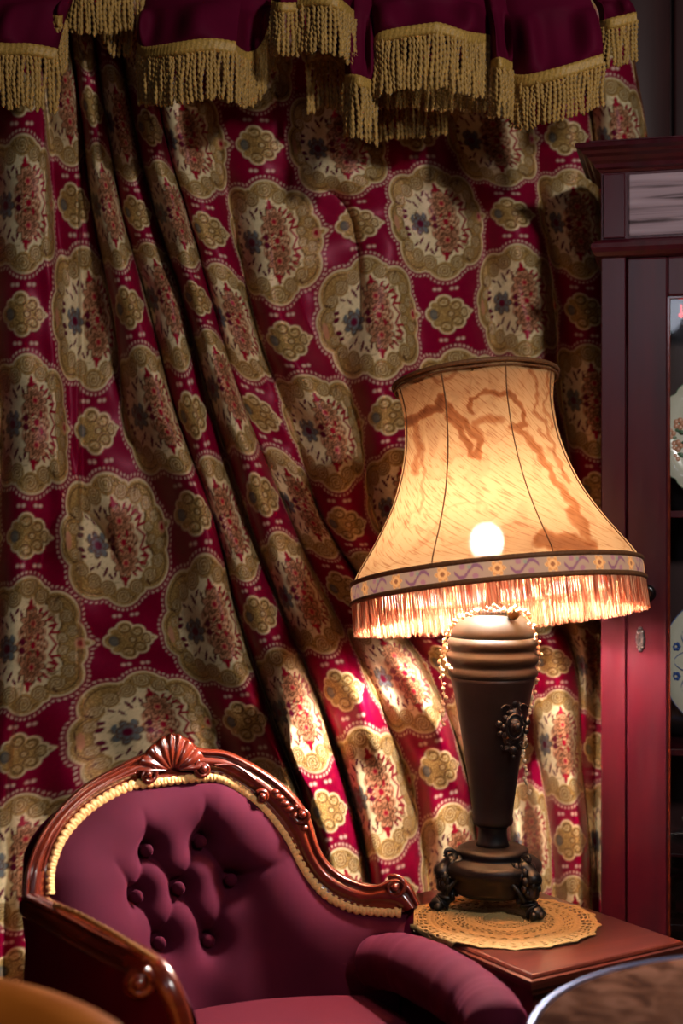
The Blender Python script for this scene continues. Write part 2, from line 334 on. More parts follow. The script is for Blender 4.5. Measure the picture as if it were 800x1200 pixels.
# --- embroidered pattern in fabric space
def pattern(U, V):
    H = np.zeros_like(U); G = np.zeros_like(U)
    C = np.zeros(U.shape+(3,)); 
    crimson = np.array(srgb(128, 2, 44)[:3]); gold = np.array(srgb(196, 160, 98)[:3]); cream = np.array(srgb(222, 202, 160)[:3])
    pale = np.array(srgb(226, 190, 170)[:3]); brown = np.array(srgb(92, 60, 36)[:3]); red = np.array(srgb(146, 10, 38)[:3])
    plum = np.array(srgb(92, 10, 40)[:3]); blue = np.array(srgb(104, 112, 114)[:3]); tan = np.array(srgb(184, 128, 96)[:3]); olive = np.array(srgb(140, 112, 66)[:3])
    C[:] = crimson
    def paint(m, col, h=None, g=None):
        nonlocal H, G
        m = np.clip(m, 0, 1); C[:] = C*(1-m[..., None])+col*m[..., None]
        if h is not None: H = H*(1-m)+h*m
        if g is not None: G = G*(1-m)+g*m
    kf, jf = np.floor(U), np.floor(V)
    rb = np.full(U.shape, 9.); bx = np.zeros_like(U); by = np.zeros_like(U)
    rs = np.full(U.shape, 9.); sx = np.zeros_like(U); sy = np.zeros_like(U)
    for a in (0, 1):
        for b in (0, 1):
            k, j = kf+a, jf+b; par = ((k+j) % 2) == 0
            x = (U-k)/.66; y = (V-j)/.67; r = np.hypot(x, y); m = par & (r < rb); rb = np.where(m, r, rb); bx = np.where(m, x, bx); by = np.where(m, y, by)
            x = (U-k)/.27; y = (V-j)/.215; r = np.hypot(x, y); m = (~par) & (r < rs); rs = np.where(m, r, rs); sx = np.where(m, x, sx); sy = np.where(m, y, sy)
    e = lambda d, w=.03: ss(w, -w, d)
    # small motif : dome with a pointed tip to the right
    say = np.abs(sy)
    scs = [(0, 0, .66), (-.60, .0, .40), (-.12, .62, .36), (.36, .40, .34), (.66, .10, .26), (.92, 0, .14), (1.05, 0, .07), (-.5, .42, .26)]
    Ds = np.full(U.shape, 9.)
    for (cx, cy, cr) in scs: Ds = np.minimum(Ds, np.hypot(sx-cx, say-cy)-cr)
    paint(e(np.hypot(np.abs(np.abs(sx)-.35)-.1, say-1.25)-.08, .05), pale*.9)
    paint(e(Ds, .04), cream, .6); paint(e(Ds+.08, .04), gold, .5, 1)
    for (cx, cy, cr) in scs[1:5]+[(.1, 0, .28)]:
        q = np.hypot(sx-cx, say-cy); t_ = np.arctan2(say-cy, sx-cx)/(2*PI)+.5; paint(e(np.abs(q-cr*(.75-.35*t_))-.03, .025)*e(Ds+.1, .04), brown, .1, .3); paint(e(np.abs(q-cr*(.42-.3*t_))-.022, .025)*e(Ds+.1, .04)*.8, cream, .6, .3)
    paint(e(np.hypot((sx+.60)/.17, sy/.28)-1, .2)*.85, blue*.6, .3, 0)
    # big medallion
    th = np.arctan2(by, bx); r = rb; ay = np.abs(by)
    at_ = np.abs(th); gs = lambda c_, w_: np.exp(-((at_-c_)/w_)**2)
    def union(X, Y, circ): 
        d = 9.
        for (cx, cy, cr) in circ: d = np.minimum(d, np.hypot(X-cx, Y-cy)-cr)
        return d
    D = union(bx, ay, [(0, 0, .78), (.02, .60, .355), (-.47, .46, .37), (-.66, .10, .30), (.50, .44, .33), (.62, .12, .28), (.62, .64, .05), (.30, .72, .10), (.90, 0, .07), (.97, 0, .035), (-.28, .74, .08)])
    Di = union(bx, ay, [(0, 0, .50), (.05, .42, .28), (-.34, .34, .27), (-.44, .08, .24), (.33, .34, .22), (-.14, .60, .12), (.20, .58, .10)])
    # pink picot dots
    da = np.abs(((th*44/PI) % 1)-.5)
    paint(e(np.abs(D-.050)-.018, .012)*e(da-.26, .1)*1.0, pale*.85, .3)
    paint(e(D, .016), cream*.95, .5); paint(e(D+.03, .015), gold, .8, 1)
    paint(e(np.abs(D+.085)-.010, .01), brown, .2, .5)
    gs = lambda c_, w_: np.exp(-((np.abs(th)-c_)/w_)**2)
    paint(e(Di-.035, .012), gold*.62, .9, .9); paint(e(Di-.015, .010), brown, .1, .2); paint(e(Di, .010), cream, .0, 0)
    # curling scrolls along the border, shells at the corners
    bandm = e(D+.055, .012)
    def curl(cx, cy, R_, sg, a0, fill=None):
        X = bx-cx; Y = ay-cy; q = np.hypot(X, Y); t = (sg*np.arctan2(Y, X)+a0) % (2*PI)
        paint(e(q-R_, .012)*bandm, gold if fill is None else fill, .8, 1)
        for n_, col_, hw in ((0, brown, .013), (1, cream*.95, .011)):
            d_ = 9.
            for w_ in range(3):
                rr_ = R_*(.98-.30*(t/(2*PI)+w_))-.020*n_
                d_ = np.minimum(d_, np.where(rr_ > .015, np.abs(q-rr_), 9.))
            paint(e(d_-hw*.7, .008)*e(q-R_-.015, .01)*bandm*.7, col_, .2 if n_ == 0 else .8, .3)
    for (cx, cy, R_, sg, a0) in [(.0,.80,.15,1,0),(.22,.68,.12,-1,1.5),(-.24,.66,.13,1,3),(.46,.56,.12,1,.5),(.62,.40,.11,-1,2),(.70,.20,.10,1,3),(.56,.10,.09,-1,0),(-.46,.54,.12,-1,2.4),(-.64,.38,.11,1,.3),(-.72,.18,.10,-1,1.2),(.40,.38,.06,1,0)]:
        curl(cx, cy, R_, sg, a0)
    fan = np.sin(46*th)*e(np.abs(r-.80)-.055, .01); paint(e(-fan+.45, .2)*(gs(0, .26)+gs(.98, .1)+gs(2.7, .1))*bandm, brown, .1, .5)
    # tone-on-tone leaves in the cream
    lf = np.sin(9*th+14*r)*np.sin(17*r-2.2*th)
    paint(e(np.abs(lf-.25)-.05, .05)*e(-r+.38, .05)*e(Di+.03, .02)*.75, olive, .1, .2)
    def ell(cx, cy, a, b, ang, col, h=.4, mirror=True, soft=.15, y=None):
        yy = ay if mirror else by
        ca, sa = math.cos(ang), math.sin(ang); X = (bx-cx)*ca+(yy-cy)*sa; Y = -(bx-cx)*sa+(yy-cy)*ca
        paint(e(np.hypot(X/a, Y/b)-1, soft), col, h, 0)
    def flower(cx, cy, R, n, c1, c2, c3, mirror=True):
        yy = ay if mirror else by
        X = bx-cx; Y = yy-cy; q = np.hypot(X, Y); t = np.arctan2(Y, X); pr = R*(.66+.34*np.abs(np.cos(n*t/2)))
        paint(e(q-pr, .015), c2, .5, 0); paint(e(q-pr+.03, .012), c1, .7, 0)
        paint(e(np.abs(q-pr*.62)-.010, .008), c2, .5, 0); paint(e(q-R*.32, .02), c3, .8, 0)
    # red sprigs around
    for (cx, cy, a, b, an) in [(.05,.56,.035,.085,.1),(.0,.50,.03,.06,-.5),(.12,.50,.03,.06,.6),(.22,.48,.06,.022,.9),(.30,.43,.075,.022,.75),(.36,.36,.08,.022,.5),(.42,.27,.085,.022,.25),(.45,.17,.08,.022,.05),
                             (-.26,.40,.022,.09,.5),(-.18,.48,.02,.06,-.6),(-.36,.30,.018,.07,.6),(-.62,.10,.06,.035,.4),(-.60,.20,.05,.03,-.2),(-.10,.42,.02,.08,.3),(-.47,.36,.05,.02,-.6)]:
        ell(cx, cy, a, b, an, plum if (cx < 0) else red)
    # red zigzag down the right side
    zz = .36+.055*np.abs(((by*7) % 2)-1)*2
    paint(e(np.abs(bx-zz)-.022, .012)*e(ay-.36, .02), red, .5, 0)
    # central petals
    cp = np.hypot((bx-.08)/.27, by/.42); ct = np.arctan2(by/.42, (bx-.08)/.27); cr = .82+.18*np.abs(np.cos(6*ct))
    paint(e(cp-cr, .05), tan, .6, .1)
    pet = np.sin(16*ct+np.floor(cp*4)*1.7)*np.cos(cp*16); paint(e(-pet+.35, .2)*e(cp-cr+.06, .04), brown*.9, .2, 0); paint(e(pet+.55, .15)*e(cp-cr+.08, .04)*.8, cream*.9, .7, 0)
    for (cx, cy) in [(.1, .0), (.17, .12), (.02, .13), (-.08, .06)]: ell(cx, cy, .045, .05, 0, red if cx > 0 else plum, .5)
    flower(.09, .30, .23, 9, tan, brown, plum); flower(.09, .30, .13, 6, tan*1.15, brown, red)
    flower(-.34, .02, .20, 7, blue, brown, plum, False)
    ell(-.47, .10, .05, .025, .8, blue*.8); ell(-.25, .12, .03, .05, .2, blue)
    # little rosette on right and left border
    ell(.80, 0, .075, .09, 0, tan, .9); ell(.80, 0, .035, .045, 0, red, .9); ell(-.82, 0, .05, .13, 0, tan, .9)
    return C, H, G
Cc, Hh, Gg = pattern(U, V)
Cc *= (1+rng.normal(0, .05, U.shape))[..., None]
dep = dep - Hh*.0012
X3 = (PXw-400)/F*dep; Z3 = CAMZ-(PY-600)/F*dep
Z3 = np.maximum(Z3, .01)
def fast_grid(name, X, Y, Z):
    n, m = X.shape; me = bpy.data.meshes.new(name)
    co = np.stack([X, Y, Z], -1).reshape(-1, 3).astype(np.float32)
    i = np.arange((n-1)*(m-1)); r, q = np.divmod(i, m-1); a = r*m+q
    f = np.stack([a, a+1, a+m+1, a+m], -1)[:, ::-1].astype(np.int32).ravel()
    me.vertices.add(n*m); me.vertices.foreach_set('co', co.ravel())
    me.loops.add(len(f)); me.loops.foreach_set('vertex_index', f)
    me.polygons.add((n-1)*(m-1)); me.polygons.foreach_set('loop_start', np.arange(0, len(f), 4, dtype=np.int32))
    me.update(calc_edges=True); return me, f
cme, cf = fast_grid('curtain', X3, dep, Z3)
a = cme.attributes.new('pattern', 'FLOAT_COLOR', 'POINT'); a.data.foreach_set('color', np.concatenate([Cc, np.ones(U.shape+(1,))], -1).astype(np.float32).ravel())
a = cme.attributes.new('gold', 'FLOAT', 'POINT'); a.data.foreach_set('value', Gg.astype(np.float32).ravel())
uvl = cme.uv_layers.new(name='UVMap'); uvd = np.stack([U.ravel(), V.ravel()], -1).astype(np.float32); uvl.data.foreach_set('uv', uvd[cf].ravel())
curtain = link('curtain', cme, M['fabric'], None, False)
cme.polygons.foreach_set('use_smooth', np.ones(len(cme.polygons), dtype=bool))
tag(curtain, 'crimson damask curtain with gold and cream medallions, in deep folds behind the lamp', 'curtain')

# ------------------------------------------------------------------ velvet valance with gold bullion fringe
val = empty('valance', P(360, -150, 2.5), 0, 'burgundy velvet swagged valance edged with thick gold bullion fringe, across the top of the curtain', 'valance')
segs = [
 ([(-60,40,2.46),(0,51,2.46),(35,52,2.45),(67,58,2.46)], 74, 13),
 ([(60,16,2.52),(70,20,2.5),(78,16,2.54)], 66, 12),
 ([(76,-36,2.58),(110,-30,2.55),(150,-34,2.57),(196,-32,2.56)], 72, 12),
 ([(118,-28,2.62),(134,0,2.63),(152,-6,2.62)], 72, 12),
 ([(161,50,2.60),(170,56,2.54),(205,51,2.47),(245,46,2.45),(277,50,2.46)], 70, 14),
 ([(277,54,2.52),(290,62,2.57),(305,54,2.6),(318,22,2.62),(326,5,2.62)], 66, 12),
 ([(318,2,2.52),(330,4,2.49),(347,4,2.50)], 62, 10),
 ([(349,-2,2.50),(375,-6,2.46),(398,0,2.46),(415,14,2.52)], 66, 12),
 ([(360,64,2.62),(385,58,2.63),(412,78,2.62)], 74, 12),
 ([(404,88,2.53),(420,89,2.49),(440,97,2.53)], 74, 12),
 ([(436,48,2.53),(450,37,2.49),(505,28,2.45),(520,29,2.455),(548,38,2.48),(575,42,2.55)], 74, 12),
 ([(438,74,2.60),(470,72,2.58),(530,78,2.59)], 56, 12),
 ([(515,76,2.64),(550,82,2.63),(577,84,2.64)], 52, 12),
 ([(432,108,2.66),(470,104,2.65),(522,100,2.66)], 62, 12),
 ([(574,72,2.54),(585,68,2.49),(600,74,2.53)], 68, 12),
 ([(600,88,2.54),(620,88,2.50),(660,78,2.47),(706,64,2.48)], 62, 13),
 ([(702,26,2.57),(716,22,2.53),(745,15,2.54)], 58, 12)]
def cord_mesh(name, L, rnd):
    n = 46; V_ = []; F_ = []
    for i in range(n):
        z = -L*i/(n-1); bend = .0022*math.sin(i*.13+rnd)
        for k in range(8):
            a = 2*PI*k/8; rr = .0032*(1+.34*math.cos(2*(a-i*.62)))*(1 if i < n-2 else .6)
            V_.append((bend+rr*math.cos(a), rr*math.sin(a)+bend*.5, z))
    for i in range(n-1):
        for k in range(8): F_.append((i*8+k, i*8+(k+1) % 8, (i+1)*8+(k+1) % 8, (i+1)*8+k))
    F_.append(tuple(range((n-1)*8, n*8)))
    me = new_mesh(name, V_, F_); me.materials.append(M['fringe']); me.polygons.foreach_set('use_smooth', [True]*len(me.polygons)); return me
cordm = [cord_mesh('cord', 1.0*.1, r) for r in (0, 2, 4)]
bpy.context.view_layer.update()
vloc = Vector(val.location)
ncord = 0
for si, (pts, ln, hb) in enumerate(segs):
    sp = catmull([P(*p) for p in pts], 10)
    L = sum((b-a).length for a, b in zip(sp, sp[1:])); n = max(8, int(L/.006)); R = resample(sp, n)
    # velvet sheet from the hem up to the pelmet, flutes running up
    rows = []
    for j in range(24):
        t = j/23; row = []
        for i, p in enumerate(R):
            x = i/(n-1)
            top = Vector((p.x*(1-.04*t), 2.56+.35*(p.y-2.56), 2.19))
            q = p.lerp(top, t); q.y += (.020*math.sin(x*9+si)+.007*math.sin(x*21+si*2))*math.sin(PI*min(1, t*1.4))**.5 if t > 0 else 0
            row.append(q)
        rows.append(row)
    m = W(); m.grid(rows); o = m.build('velvet_swag', M['velvet'], val)
    # heading braid : thin box-like strip standing proud, with ribbed surface
    hd = hb/F*2.48; rows = []
    for jj, (dz, dy) in enumerate([(.002, .003), (.001, -.004), (-.25*hd, -.0065), (-.5*hd, -.005), (-.75*hd, -.0065), (-hd, -.004), (-hd-.001, .003)]):
        rows.append([Vector((p.x, p.y+dy-.0012*math.sin(i*1.9+jj), p.z+dz)) for i, p in enumerate(resample(sp, n*2))])
    m = W(); m.grid(rows); m.build('fringe_band', M['band'], val)
    # cords
    nc = max(3, int(L/.0070)); RC = resample(sp, nc); length = ln/F*2.5-hd*.7
    for i, p in enumerate(RC):
        o = bpy.data.objects.new('cord', random.choice(cordm)); COL.objects.link(o); o.parent = val
        o.location = p-vloc+Vector((0, 0, -hd*.7)); s = length/.1*(1+random.uniform(-.04, .04)); o.scale = (1, 1, s)
        o.rotation_euler = (random.uniform(-.03, .03), random.uniform(-.035, .035), random.uniform(0, 6)); ncord += 1
print('cords', ncord)

# ------------------------------------------------------------------ side table
e1 = Vector((-.55, .835, 0)).normalized(); TH = .60
side = empty('side_table', (.269, 2.019, 0), math.atan2(.533, .846), 'low polished mahogany side table under the lamp, beside the wine armchair', 'table')
TW, TL = .315, .46     # local x along e2, local y along e1
def rect_prof(x0, x1, y0, y1, prof, back=True):
    V_ = []; F_ = []
    for (o, z) in prof:
        ob = o if back else 0
        V_ += [(x0-o, y0-o, z), (x1+o, y0-o, z), (x1+o, y1+ob, z), (x0-o, y1+ob, z)]
    n = len(prof)
    for i in range(n-1):
        for k in range(4): F_.append((i*4+k, i*4+(k+1) % 4, (i+1)*4+(k+1) % 4, (i+1)*4+k))
    F_.append((3, 2, 1, 0)); F_.append(tuple(range((n-1)*4, n*4)))
    return MB().add(V_, F_)
rect_prof(.012, TW-.012, .012, TL-.012, [(-.01, TH-.034), (.000, TH-.032), (.002, TH-.026), (.006, TH-.022), (.010, TH-.020), (.012, TH-.013), (.011, TH-.008), (.007, TH-.006), (.0065, TH-.004), (.004, TH-.001), (.001, TH)]).build('table_top', M['table_wood'], side, False)
MB().box(.03, TW-.03, .03, TL-.03, TH-.13, TH-.0335, .003).build('apron', M['table_wood'], side, False)
MB().box(.05, TW-.05, .0255, .0298, TH-.118, TH-.048, .002).build('drawer', M['table_wood'], side, False)
for x in (.045, TW-.045):
    for y in (.045, TL-.045):
        MB().lathe([(.018, TH-.131), (.018, TH-.2), (.013, TH-.21), (.02, TH-.23), (.014, TH-.25), (.018, TH-.36), (.011, .12), (.016, .1), (.012, .04), (.009, .002)], 16, (x, y, 0)).build('leg', M['table_wood'], side)
MB().box(.035, TW-.035, .035, TL-.035, .1005, .115, .003).build('lower_shelf', M['table_wood'], side, False)

# ------------------------------------------------------------------ crochet doily
dc = Vector((.261, 2.292)); DR = .147
nrm = Vector((-.846, -.533))     # outward normal of the table edge on the left-front
def doily():
    NA = 216; prof = []
    r = .006
    while r < DR: prof.append(r); r += .0021
    NR = len(prof); V_ = []; F_ = []
    for i, r in enumerate(prof):
        for k in range(NA):
            a = 2*PI*k/NA; rr = r
            t = r/DR
            if t > .8: rr = r*(1+.045*((t-.8)/.2)*abs(math.sin(a*9))**.7+.018*((t-.8)/.2)*math.cos(a*36))
            x = dc.x+rr*math.cos(a); y = dc.y+rr*math.sin(a); z = TH+.0022+.0007*math.sin(r*900)+.0012*math.sin(a*5)*t
            # fall over the table's front-left edge
            dist = (Vector((x, y))-Vector((.269, 2.019))).dot(nrm)
            if dist > -.001:
                x -= nrm.x*(dist-.001); y -= nrm.y*(dist-.001); z -= dist*1.0
            V_.append((x, y, z))
    for i in range(NR-1):
        t = prof[i]/DR
        for k in range(NA):
            hole = False
            if .20 < t < .30: hole = (k % 6 in (1, 2, 3, 4)) and i % 2 == 0
            elif .42 < t < .56: hole = ((k+3*(i//2)) % 6 in (1, 2, 3)) and i % 3 != 0
            elif .64 < t < .76: hole = ((k+2*i) % 6 in (1, 2, 3)) and i % 2 == 1
            elif .83 < t < .93: hole = (k % 4 in (1, 2)) and i % 3 != 1
            if hole: continue
            F_.append((i*NA+k, i*NA+(k+1) % NA, (i+1)*NA+(k+1) % NA, (i+1)*NA+k))
    F_.append(tuple(range(NA-1, -1, -1)))
    m = MB(); m.add(V_, F_); return m
o = doily().build('doily', M['doily'], None)
so = o.modifiers.new('thick', 'SOLIDIFY'); so.thickness = .0016
tag(o, 'round ecru crochet doily with scalloped openwork edge, under the lamp on the side table', 'doily')

# ------------------------------------------------------------------ table lamp
LX, LY = .2505, 2.357
lamp = empty('table_lamp', (LX, LY, TH+.004), 0, 'tall dark bronze urn table lamp with stained parchment bell shade, lit, standing on the doily', 'lamp')
def lz(y): return CAMZ-(y-600)/F*LY-(TH+.004)
q = 1/F*LY
def LP(prof): return [(r*q, lz(y)) for r, y in prof]
MB().lathe(LP([(30,1046),(44,1044),(49,1038),(50,1027),(54,1022),(57,1016),(57,1010),(52,1006),(42,1003),(40,1001),(42,998),(41,994),(34,991),(20,990)]), 48).build('base', M['bronze'], lamp)
MB().lathe(LP([(20,991),(18,986),(17,978),(17,970),(20,966)]), 32).build('neck', M['iron'], lamp)
MB().lathe(LP([(19,967),(23,965),(24,960),(23,956),(25,940),(30,905),(36,865),(42,830),(46,808),(49,797),(50,792)]), 56).build('urn_body', M['bronze'], lamp)
MB().lathe(LP([(49,793),(52,791),(53,786),(50,782),(49,779),(52,776),(55,771),(54,766),(50,763),(50,759),(53,757),(54,752),(51,748),(49,746)]), 56).build('ring_collar', M['bronze_light'], lamp)
MB().lathe(LP([(49,747),(48,740),(46,733),(41,726),(34,720),(32,718),(33,716),(31,713),(24,710),(12,708),(8,706),(8,690),(6,688)]), 48).build('urn_lid', M['bronze_light'], lamp)
MB().lathe([(.006, lz(690)), (.006, lz(668)), (.014, lz(666)), (.015, lz(645)), (.012, lz(642))], 20).build('socket', M['brass'], lamp)
MB().lathe([(.006, lz(674)), (.034, lz(676)), (.036, lz(674)), (.034, lz(672)), (.006, lz(671))], 32).build('added_lid_baffle', M['brass'], lamp)  # added disc hidden below the bulb, keeps its light off the lid
# ornate applied cartouche on the body (front right)
def rosette(cx, cy, cz, nx, sc, mat, name, parent):
    m = MB()
    ang = nx
    def put(u, v, r, sx=1, sz=1, d=0):
        # local tangent plane about the vertical axis
        x = u; y = -d
        X = cx+x*math.cos(ang)-y*math.sin(ang); Y = cy+x*math.sin(ang)+y*math.cos(ang)
        m.sphere((X, Y, cz+v), r, sx, .6, sz, 10, 7)
    put(0, 0, .013*sc, 1, 1.25, .002); put(0, 0, .007*sc, 1, 1.2, .012)
    for k in range(10):
        a = 2*PI*k/10; put(.019*sc*math.cos(a), .025*sc*math.sin(a), .0062*sc)
    for (u, v, r) in [(0, .040, .008), (0, .050, .005), (-.012, .036, .005), (.012, .036, .005), (0, -.040, .008), (0, -.052, .004), (-.012, -.036, .005), (.012, -.036, .005), (-.028, .006, .006), (.028, .006, .006), (-.026, -.010, .005), (.026, -.010, .005)]:
        put(u*sc, v*sc, r*sc)
    m.tube([(cx+.016*sc*math.cos(b)*math.cos(ang)+.004*math.sin(ang), cy+.016*sc*math.cos(b)*math.sin(ang)-.004*math.cos(ang), cz+.021*sc*math.sin(b)) for b in [i*PI/12 for i in range(25)]], .003*sc, 8)
    put(0, 0, .021*sc, 1, 1.9, -.006)
    # little scroll tubes
    for s in (-1, 1):
        for vv in (-1, 1):
            pts = []
            for i in range(14):
                t = i/13; a = t*4.5; rr = .010*(1-.6*t)*sc
                u = s*(.016*sc+rr*math.cos(a)); v = vv*(.030*sc+rr*math.sin(a)); y = -.004
                pts.append((cx+u*math.cos(ang)-y*math.sin(ang), cy+u*math.sin(ang)+y*math.cos(ang), cz+v))
            m.tube(pts, .0016*sc, 6)
    return m.build(name, mat, parent)
th = math.radians(28); rr = 40*q
rosette(rr*math.sin(th)*1.04, -rr*math.cos(th)*1.04, lz(846), th*.9, .95, M['iron'], 'cartouche', lamp)
# three ornate iron feet
for (fx, fy) in [(.311, 2.290), (.163, 2.345), (.277, 2.436)]:
    d = Vector((fx-LX, fy-LY, 0)); L_ = d.length; d.normalize(); sd = Vector((-d.y, d.x, 0))
    m = MB()
    def fp(r, z, s=0): v = d*r+sd*s; return (v.x, v.y, z)
    m.tube(catmull([fp(.045, .045), fp(.060, .072), fp(.078, .075), fp(.086, .055), fp(.078, .034), fp(.080, .018), fp(L_*.98, .011)], 6), [.010+.006*math.sin(i*.5)**2 for i in range(37)], 10)
    m.sphere(fp(L_+.003, .012), .012, 1.1, 1.1, .9); m.sphere(fp(L_+.012, .009), .007); m.sphere(fp(L_+.006, .008, .010), .007); m.sphere(fp(L_+.006, .008, -.010), .007)
    for i in range(26):
        a = i*2.4; t = i/26
        m.sphere(fp(.060+.024*math.sin(t*3.0)+.006*math.cos(a), .085-.062*t, .017*math.sin(a)), .0075-.003*t, 1, 1, 1.3, 8, 6)
    for s in (-1, 1):     # acanthus curls
        pts = [fp(.056+.018*math.cos(i*.42)*(1-i/22), .070+.018*math.sin(i*.42)*(1-i/22), s*.016) for i in range(18)]
        m.tube(pts, .0035, 7)
        m.tube(catmull([fp(.040, .058, s*.010), fp(.058, .060, s*.026), fp(.075, .045, s*.022), fp(.080, .028, s*.012)], 5), .004, 7)
    m.tube(catmull([fp(.058, .080), fp(.066, .096), fp(.078, .098), fp(.080, .088)], 5), .004, 7)
    o = m.build('foot', M['iron'], lamp)
# brass disc knob on the lid
MB().lathe([(.002, -.004), (.010, -.004), (.011, 0), (.009, .004), (.005, .0055), (.001, .005)], 24, (20*q, -.050, lz(716)), 'Y').tube([(20*q, -.05, lz(716)), (12*q, -.02, lz(712))], .002, 6).build('switch_knob', M['brass'], lamp)
bz = lz(636)
MB().lathe([(.011, bz-.045), (.014, bz-.034), (.024, bz-.014), (.029, bz+.004), (.027, bz+.018), (.018, bz+.029), (.006, bz+.033)], 28, (-.012, -.02, 0)).build('light_bulb', M['bulb'], lamp)
MB().tube([(0, 0, lz(645)), (-.006, -.010, lz(655)), (-.012, -.02, bz-.04)], .010, 12).build('bulb_cap', M['brass'], lamp)
# --- shade : own tilted frame
shade_prof = [(97, 0), (93.5, 16), (91, 35), (91.5, 56), (94, 78), (99, 100), (106, 122), (115, 144), (127, 166), (141, 188), (155, 208), (166, 224), (169, 232)]
sh_c = P(582, 690, LY)-Vector((LX, LY, TH+.004))       # centre of the shade's lower rim
tilt = Matrix.Rotation(math.radians(-5.0), 4, 'Y') @ Matrix.Rotation(math.radians(-8.5), 4, 'X')
Hs = 250
def sh_pt(r, t, a):       # r px, t px from top
    v = Vector((r*q*math.cos(a), r*q*math.sin(a), (Hs-t)*q)); return tilt @ v + sh_c
ipr = catmull([Vector((r, t, 0)) for r, t in shade_prof], 11)
seamA = [math.radians(-119+45*k) for k in range(8)]
def shade_surface(prof, off=0, NA=256):
    V_ = []; F_ = []
    for p in prof:
        for k in range(NA):
            a = 2*PI*k/NA
            d = min(abs((a-s+PI) % (2*PI)-PI) for s in seamA)/(PI/8)
            r = p.x*(1-.022*(1-math.cos(min(d, 1)*PI))/2*1.0) + off      # panels pull slightly flat between ribs
            V_.append(sh_pt(r, p.y, a))
    n = len(prof)
    for i in range(n-1):
        for k in range(NA): F_.append((i*NA+k, (i+1)*NA+k, (i+1)*NA+(k+1) % NA, i*NA+(k+1) % NA))
    return V_, F_, NA
def shade_mat():
    m = NT('stained_parchment'); m.n.remove(m.p)
    uv = m.node('ShaderNodeTexCoord')
    def mp(sc, rot=0):
        x = m.node('ShaderNodeMapping'); x.inputs['Scale'].default_value = sc; x.inputs['Rotation'].default_value = (0, 0, rot); m.link(uv.outputs['UV'], x.inputs[0]); return x.outputs[0]
    n1 = m.node('ShaderNodeTexNoise', Scale=1.25, Detail=4.0, Distortion=.5); m.link(mp((1, 1, 1)), n1.inputs[0])
    lines = m.ramp(n1.outputs[0], [(.484, (1, 1, 1, 1)), (.494, (.42, .28, .22, 1)), (.500, (.66, .48, .38, 1)), (.53, (1, 1, 1, 1))])
    n2 = m.node('ShaderNodeTexNoise', Scale=3.1, Detail=5.0, Distortion=.4); m.link(mp((1.3, .8, 1)), n2.inputs[0])
    blot = m.ramp(n2.outputs[0], [(.56, (1, 1, 1, 1)), (.61, (.62, .40, .32, 1)), (.75, (.45, .26, .2, 1))])
    n3 = m.node('ShaderNodeTexNoise', Scale=1.0, Detail=4.0); rt_ = mp((1, .78, 1), -.62); m2_ = m.node('ShaderNodeMapping'); m2_.inputs['Scale'].default_value = (7, 78, 1); m.link(rt_, m2_.inputs[0]); m.link(m2_.outputs[0], n3.inputs[0])
    hat = m.ramp(n3.outputs[0], [(.36, (.62, .44, .34, 1)), (.48, (1, 1, 1, 1))])
    base_ = m.node('ShaderNodeRGB'); base_.outputs[0].default_value = srgb(226, 174, 122)
    def mul(a, b, f=1.0):
        x = m.node('ShaderNodeMix', data_type='RGBA', blend_type='MULTIPLY'); x.inputs[0].default_value = f; m.link(a, x.inputs[6]); m.link(b, x.inputs[7]); return x.outputs[2]
    sa = m.node('ShaderNodeAttribute'); sa.attribute_name = 'stain'; st = m.ramp(sa.outputs['Fac'], [(0, (1, 1, 1, 1)), (.5, (.62, .38, .27, 1)), (1, (.34, .17, .14, 1))])
    c = mul(mul(mul(mul(base_.outputs[0], lines, .30), blot, .22), hat, .75), st, .95)
    dk = m.node('ShaderNodeRGB'); dk.outputs[0].default_value = (.032, .030, .027, 1)
    tr = m.node('ShaderNodeBsdfTranslucent'); m.link(mul(c, dk.outputs[0]), tr.inputs[0])
    df = m.node('ShaderNodeBsdfDiffuse'); m.link(c, df.inputs[0])
    mx = m.node('ShaderNodeMixShader'); mx.inputs[0].default_value = .55; m.link(df.outputs[0], mx.inputs[1]); m.link(tr.outputs[0], mx.inputs[2])
    tp = m.node('ShaderNodeBsdfTransparent'); m2 = m.node('ShaderNodeMixShader'); m2.inputs[0].default_value = .0004
    m.link(mx.outputs[0], m2.inputs[1]); m.link(tp.outputs[0], m2.inputs[2]); m.link(m2.outputs[0], m.out.inputs[0]); return m.m
V_, F_, NA = shade_surface(ipr, 0, 640)
sme = new_mesh('lamp_shade', V_, F_)
nI = len(ipr)
# brown tide marks on the parchment (front face)
sv = np.array([tuple(v) for v in V_]); wy = sv[:, 1]+LY; spx = 400+F*(sv[:, 0]+LX)/wy; spy = 600-F*(sv[:, 2]+TH+.004-CAMZ)/wy
ang_ = np.tile(np.arange(NA)*2*PI/NA, nI); frontm = np.sin(ang_) < .05
spx = spx+1.6*np.sin(spy*.21+spx*.13)+.8*np.sin(spy*.53-spx*.4); spy = spy+1.6*np.sin(spx*.19)+.8*np.sin(spx*.47+spy*.3)
stain = np.zeros(len(V_))
def mark(pts, wd, k):
    global stain
    for (x0, y0), (x1, y1) in zip(pts, pts[1:]):
        dx, dy = x1-x0, y1-y0; t = np.clip(((spx-x0)*dx+(spy-y0)*dy)/(dx*dx+dy*dy), 0, 1); d = np.hypot(spx-x0-t*dx, spy-y0-t*dy)
        stain = np.maximum(stain, k*np.clip(1-(d/wd)**2, 0, 1)**.6)
mark([(474,497),(490,487),(514,478),(518,464)], 5.5, 1.0); mark([(518,466),(530,484),(548,500),(563,516),(560,534),(553,530),(540,505),(526,486)], 5, .75)
mark([(551,482),(552,467),(568,460),(594,460),(609,474),(616,496),(604,503)], 3.5, .75); mark([(560,512),(556,495),(570,492),(585,490)], 6, .5)
